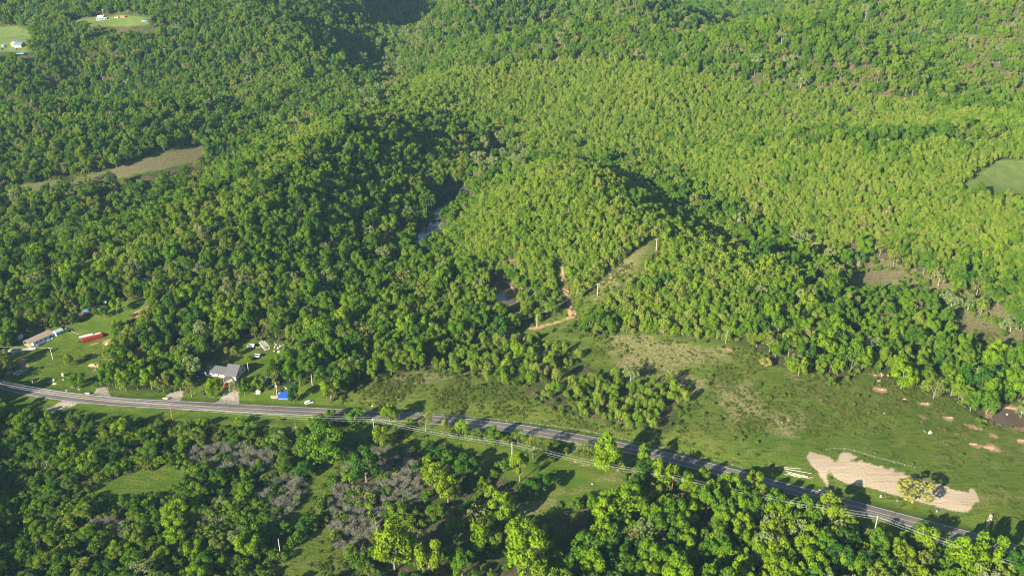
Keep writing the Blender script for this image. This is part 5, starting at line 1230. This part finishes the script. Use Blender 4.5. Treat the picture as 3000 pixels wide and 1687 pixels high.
for x in (2, 4): part('wheel', MB().tube((x, -.05, .36), (x, .25, .36), .35, n=10), 'dark', ct2)
q = G(858, 1022.5); pp = thing('white_tank', 'long pale blue tank lying behind the weathered box trailer', 'tank', q, 0.0); part('barrel', MB().tube((-1.9, 0, .4), (1.9, 0, .4), .4, n=12), 'siding_blue', pp, 'pale blue barrel'); part('foot', MB().box(-1.2, -1, -.3, .3, 0, .1).box(1, 1.2, -.3, .3, 0, .1), 'wood_grey', pp)
p = G(742, 1046); trailer('pale slatted trailer in the yard right of the small round tree', p, -.05, 4.2, 2.2, 1.2, 'offwhite')
p = G(727, 1017); trailer('grey slatted trailer standing near the back wood edge', p, -.1, 4.0, 2.3, 1.3, 'metal'); p = G(851, 1040); trailer('small tipped trailer right of the weathered box trailer', p, .8, 2.6, 1.6, .5, 'offwhite')

# small lawn things on the left
def lump(nm, label, px, r, mat, sq=(1, 1, 1), seed=1, cat=None, top=None):
    p = G(*px); o = thing(nm, label, cat or nm.replace('_', ' '), (p.x, p.y, p.z)); part('body', MB().blob((0, 0, r * sq[2] * .7), r, seed, sq, 2, .08), mat, o)
    part('base', MB().blob((r * .3, -r * .2, r * .1), r * .8, seed + 9, (sq[0], sq[1], .25), 1, .1), top or mat, o); return o
lump('tree_stump', 'tan tree stump on the left lawn', (186, 1101), .95, 'tan', (1, .9, 1.4), 2, 'stump', 'clay'); lump('white_boulder', 'white stone beside the fire ring on the left lawn', (158, 1114), .6, 'white', seed=3, cat='boulder')
lump('fire_ring', 'dark fire ring on the left lawn', (144, 1121), .9, 'dark', (1.6, 1, .3), 4, 'fire pit'); lump('stone_slab', 'pale pink stone slab right of the fire ring', (160, 1124), 1.0, 'offwhite', (1.3, .8, .25), 5, 'stone'); lump('garden_stone', 'flat stone below the tan stump', (185.5, 1112), .6, 'offwhite', (1.2, .8, .3), 6, 'stone')
lump('flower_heap', 'pale mulch heap under the round tree on the left lawn', (214, 1134), 1.1, 'offwhite', (1.4, .8, .4), 7, 'mulch heap'); lump('gravel_stone', 'white stones at the end of the dirt ditch', (299, 1101), .6, 'white', (1, 1, .8), 8, 'stones')
lump('culvert_rock', 'grey rocks at the roadside left of the gravel drive', (256, 1153), .8, 'rock', (2.0, .6, .6), 12, 'rocks'); lump('verge_rock', 'rocks at the right drive on the verge', (485, 1168), .8, 'rock', (2.4, .8, .6), 13, 'rocks')
for px, lab in (((195, 1148), 'white mailbox on the verge below the round lawn tree'), ((232, 1145), 'small white marker post right of the mailbox'), ((96, 1122), 'white marker post on the lawn near the road bend')):
    p = G(*px); r = thing('mailbox' if 'mailbox' in lab else 'marker_post', lab, 'mailbox' if 'mailbox' in lab else 'post', p); part('post', MB().box(-.06, .06, -.06, .06, 0, 1.1), 'wood_grey', r); part('box', MB().prism([(-.16, 1.1), (.16, 1.1), (.16, 1.35), (0, 1.45), (-.16, 1.35)], -.3, .3), 'white', r)
p = G(1091, 1199); sg = thing('road_sign', 'yellow road sign on the far verge in the shade', 'road sign', p, .1); part('post', MB().box(-.04, .04, -.04, .04, 0, 2.4), 'metal', sg); part('plate', MB().prism([(-.5, 2.4), (0, 1.9), (.5, 2.4), (0, 2.9)], -.07, -.045, 'y'), 'yellow', sg)
dirt = [((221, 1018 - 20), 1.0)]
def mound(label, px, rx, ry, h, mat='tan', seed=1):
    p = G(*px); o = thing('dirt_mound', label, 'dirt mound', (p.x, p.y, p.z - .1)); rr = random.Random(seed); mb = MB(); V = [(0, 0, h)]; n = 16
    for k, f in ((1, .35), (2, .7), (3, 1.0)):
        for i in range(n):
            t = 2 * math.pi * i / n; V.append((rx * f * math.cos(t) * rr.uniform(.85, 1.15), ry * f * math.sin(t) * rr.uniform(.85, 1.15), h * (1 - f) ** 1.0 * rr.uniform(.85, 1.1)))
    F = [(0, 1 + i, 1 + (i + 1) % n) for i in range(n)]
    for k in range(2):
        for i in range(n): a_ = 1 + k * n + i; b_ = 1 + k * n + (i + 1) % n; F.append((a_, a_ + n, b_ + n, b_))
    mb.add(V, F); part('heap', mb, mat, o); part('clod', MB().blob((rx * .5, 0, .2), .5, seed, (1, 1, .6)), mat, o); return o
mound('tan earth mound right of the red container', (325, 1005), 4.2, 3.2, 1.3, 'tan', 1); mound('low brown earth mound above the dirt ditch', (273, 1068), 3.6, 2.2, .7, 'tan', 2); mound('small brown mound right of the ditch head', (293, 1072), 2.6, 1.9, .6, 'clay', 3)
for i, (px, rx, ry, lab) in enumerate([((2575, 1140), 5.0, 1.8, 'long tan earth scar left of the others at the top of the field'), ((2646, 1168), 2.0, 1.1, 'small tan earth scar second from the wood edge'), ((2707, 1181), 4.4, 2.0, 'ringed tan earth scar near the wood edge'), ((2895, 1310), 4.6, 2.6, 'largest ringed earth scar low in the right field'), ((2848, 1300), 3.4, 1.7, 'earth scar left of the largest ringed one'), ((2990, 1290), 3.4, 1.6, 'earth scar at the right edge of the photo'), ((2778, 1223), 3.6, 1.6, 'pale earth scar straight below the wood edge')]):
    mound(lab, px, rx, ry, .28, 'clay', 20 + i)

# felled white logs and boards by the pad, limestone, bins, hay
LOGS = [((2282, 1368), (2346, 1374)), ((2296, 1373), (2378, 1388)), ((2303, 1381), (2342, 1391)), ((2306, 1386), (2366, 1399)), ((2326, 1388), (2362, 1395)), ((2340, 1392), (2366, 1401)), ((2310, 1390), (2330, 1394))]
r = thing('white_log_pile', 'scattered white logs and boards between the road and the clay pad', 'log pile', G(2330, 1386)); o0 = Vector(r.location)
for i, (p_, q_) in enumerate(LOGS): part('log', MB().tube(G(*p_) - o0 + Vector((0, 0, .3)), G(*q_) - o0 + Vector((0, 0, .35)), .15 if i < 2 else .12, .10, 7), 'offwhite', r)
for i in range(14):
    p_ = G(2300 + i * 5.5 + rl.uniform(-2, 2), 1388 + i * .75 + rl.uniform(-4, 3)) - o0; an = -.4 + rl.uniform(-.2, .2); part('board', MB().tube(p_ + Vector((0, 0, .15)), p_ + Vector((math.cos(an) * rl.uniform(1, 3.5), math.sin(an) * 2, .25)), .10, n=4), 'wood_grey', r)
r = thing('rock_apron', 'apron of broken white limestone where the pad meets the road', 'rock pile', G(2418, 1445)); o0 = Vector(r.location)
for i in range(150):
    p_ = G(2400 + abs(rl.gauss(0, 1)) * 0 + rl.uniform(0, 44), 1434 + rl.uniform(0, 18)) - o0; part('rock', MB().blob(p_ + Vector((0, 0, .08)), rl.uniform(.18, .42), i, (1.2, 1, .6), 1, .25), 'rock', r)
for px, mt, lab in (((2580, 1455), 'white', 'small white bin on the verge left of the lone yellow tree'), ((2629, 1467), 'blue_dark', 'dark metal barrel on the verge by the pole shadow tip'), ((2745, 1498), 'tarp', 'small blue thing on the grass below the lone yellow tree')):
    p = G(*px); r = thing('barrel', lab, 'barrel', p); part('drum', MB().tube((0, 0, 0), (0, 0, .9), .45, n=12), mt, r); part('lid', MB().tube((0, 0, .902), (0, 0, .95), .48, n=12), mt, r)
bales = [((2903, 1517), 'hay'), ((2902, 1524), 'hay'), ((2898, 1530), 'hay'), ((2897, 1537), 'hay_tan')]
a, b = G(2903, 1512), G(2897, 1540); ba = math.atan2(b.y - a.y, b.x - a.x)
for i, (lab) in enumerate(['grey round hay bale at the far end of the row', 'grey round hay bale second from the far end of the row', 'grey round hay bale third from the far end of the row', 'tan round hay bale at the near end of the row']):
    p = a.lerp(b, .12 + i * .27); r = thing('hay_bale', lab, 'hay bale', (p.x + (.0 if i < 2 else -.6), p.y, p.z - .05), ba, 'round hay bales in a row')
    part('roll', MB().tube((-.68, 0, .8), (.68, 0, .8), .82, n=20), 'hay_tan' if i == 3 else 'hay', r)
    for s in (-1, 1): part('end_face', MB().tube((s * .681, 0, .8), (s * .70, 0, .8), .70, .55, 16), 'hay_tan' if i == 3 else 'hay', r)
    for x in (-.3, .3): part('twine', MB().tube((x - .02, 0, .8), (x + .02, 0, .8), .835, n=20), 'wood_grey', r)
# post and wire fences along the verges
def fence(label, pts, step=4.5):
    ch = chain(polyS(pts), 1.0); d = np.r_[0, np.cumsum(np.hypot(*np.diff(ch, axis=0).T))]; n = int(d[-1] / step)
    xs = np.interp(np.linspace(0, d[-1], n + 1), d, ch[:, 0]); ys = np.interp(np.linspace(0, d[-1], n + 1), d, ch[:, 1]); zs = H(xs, ys)
    r = thing('wire_fence', label, 'fence', (xs[0], ys[0], zs[0])); o0 = Vector(r.location); pm = MB().tube((0, 0, -.3), (0, 0, 1.2), .07, n=5).me('fence_post', M['wood_grey']); V = []
    for x, y, z in zip(xs, ys, zs): link('post', pm, Vector((x, y, z)) - o0, parent=r)
    for h in (.45, .8, 1.1):
        mb = MB()
        for i in range(n): mb.tube(Vector((xs[i], ys[i], zs[i] + h)) - o0, Vector((xs[i + 1], ys[i + 1], zs[i + 1] + h)) - o0, .012, n=3)
        part('wire', mb, 'metal', r)
fence('wire fence along the field above the road', [(1130, 1207), (1300, 1217), (1480, 1234), (1700, 1262), (1900, 1305), (2060, 1342), (2250, 1392)])
fence('wire fence above the clay pad in the right field', [(2420, 1320), (2470, 1316), (2560, 1340), (2680, 1372)])
# stones scattered in the fields
for i, px in enumerate([(1735, 1158 + 260), (2310, 1231), (2290, 1237), (1640, 1413), (2700, 1236), (2590, 1211), (2390, 1100)]):
    lump('field_stone', ['white scrap in the grass beside the round track loop', 'small white stone in the middle of the upper field', 'pale stone in the upper field left of the small white one', 'white block in the grass right of the tall lime tree', 'pale stump in the right field above the stone heap', 'pale rock at the brushy hollow in the right field', 'pale rock near the wood corner by the round yellow tree'][i], px, .45, 'rock', (1.3, 1, .7), 40 + i, 'stone')
q = G(2988, 1213); bd = thing('duck_house', 'white float on the brown pond at the field edge', 'float', (at_h(2950, 1214, 1.5)[0], at_h(2950, 1214, 1.5)[1], 1.5)); part('hull', MB().box(-.4, .4, -.3, .3, -.05, .3), 'white', bd); part('roof', MB().prism([(-.3, .3), (.3, .3), (0, .6)], -.4, .4), 'white', bd)

# far homesteads in the upper left
def far_house(label, p, q, W, hw, hr, wall, roof, name='farm_house', cat='house', wins=4):
    loc, an, L = frame(p, q); r = thing(name, label, cat, loc, an); gable(r, L, W, hw, hr, wall, roof, .4)
    for i in range(wins): window(r, L * (i + .5) / wins, 1.7, 1.1, 1.1)
    door(r, L * .5 + .9, 0, 'wood'); return r
far_house('long pale blue trailer home on the green meadow in the upper left', (283, 62), (313, 57), 5, 2.7, 3.3, 'siding_blue', 'tin', 'trailer_home', 'trailer home')
far_house('white roofed house among trees near the top left', (409, 31), (437, 29), 9, 2.8, 5, 'white', 'white'); far_house('low tan shed behind the long blue trailer home', (286, 54), (303, 54), 5, 2.2, 2.8, 'tan', 'offwhite', 'low_shed', 'shed', 2)
far_house('low rusty brown shed behind the blue trailer meadow', (352, 53), (366, 53), 4, 2.0, 2.8, 'rust', 'rust', 'low_shed', 'shed', 1)
far_house('blue roofed barn at the edge of the far left field', (41, 140), (63, 140), 10, 3.2, 5.2, 'wood', 'blue_dark', 'blue_barn', 'barn', 3); far_house('smaller barn joined left of the blue roofed barn', (33, 137), (40, 137), 9, 3, 4.6, 'wood', 'tin', 'small_barn', 'barn', 1)
far_house('red roofed cabin in the far right woods', (2832, 50), (2843, 50), 7, 3, 5, 'wood', 'red_roof', 'cabin', 'cabin', 1); far_house('long pink-roofed house in the far right woods', (2797, 114), (2818, 114), 8, 3, 4.8, 'tan', 'tan', 'wood_house', 'house', 2); far_house('pale cabin right of the red roofed one', (2850, 45), (2856, 45), 5, 2.6, 3.6, 'white', 'white', 'cabin', 'cabin', 1)
q = G(427, 61); bp = thing('swimming_pool', 'bright blue pool far away in the upper left', 'pool', q); ring = [Vector((5 * math.cos(t), 4 * math.sin(t), 0)) for t in np.linspace(0, 6.28, 17)[:-1]]; part('wall', slab(ring, -.5, 1.1), 'tarp', bp); part('cover', slab(ring, 1.102, 1.2, .96), 'pool_blue', bp)
for px, lab, mt in (((12, 140), 'blue car at the far left barn', 'car_blue'), ((3, 146), 'dark blue car at the left edge by the far barn', 'blue_dark'), ((53, 144), 'yellow machine in front of the blue roofed barn', 'yellow'), ((47, 145), 'blue car in front of the blue roofed barn', 'blue_dark'), ((82, 126), 'white car behind the far barn', 'car_white'), ((98, 128), 'white van at the wood edge by the far barn', 'car_white'), ((342, 54), 'white car by the red barn', 'car_white'), ((429, 40), 'white car below the white roofed house', 'car_white'), ((12, 136), 'white van left of the far tree', 'car_white')):
    q = G(*px); car(lab, (q.x, q.y), rl.uniform(0, 3), mt, 5.0)
q = G(60, 162); tp = thing('tarp_shelter', 'blue tarpaulin shelter below the far left barn', 'shelter', q, .2); part('roof', MB().prism([(-2, 1.2), (0, 2.4), (2, 1.2), (2, 1.3), (0, 2.5), (-2, 1.3)], -4, 4), 'tarp', tp)
for x in (-3.6, 3.6): part('post', MB().tube((x, 0, 0), (x, 0, 2.38), .08), 'metal', tp)
for i, px in enumerate([(660, 655), (883, 632), (893, 640), (822, 648)]): pass

# ------------------------------------------------------------------ air
hz = NT('haze'); vol = hz.n.new('ShaderNodeVolumePrincipled')
vol.inputs['Color'].default_value = (0.40, 0.72, 1.0, 1); vol.inputs['Density'].default_value = 0.000035; vol.inputs['Anisotropy'].default_value = 0.0
o_ = hz.n.new('ShaderNodeOutputMaterial'); hz.l.new(vol.outputs[0], o_.inputs['Volume'])
zlo = float(gz.min()) - 1.0
hb = MB().box(-6050, 6050, -1550, 8050, zlo, 320.0); hbo = hb.build('haze', hz.m, kind='stuff'); hbo['label'] = 'thin blue haze filling the valley air'
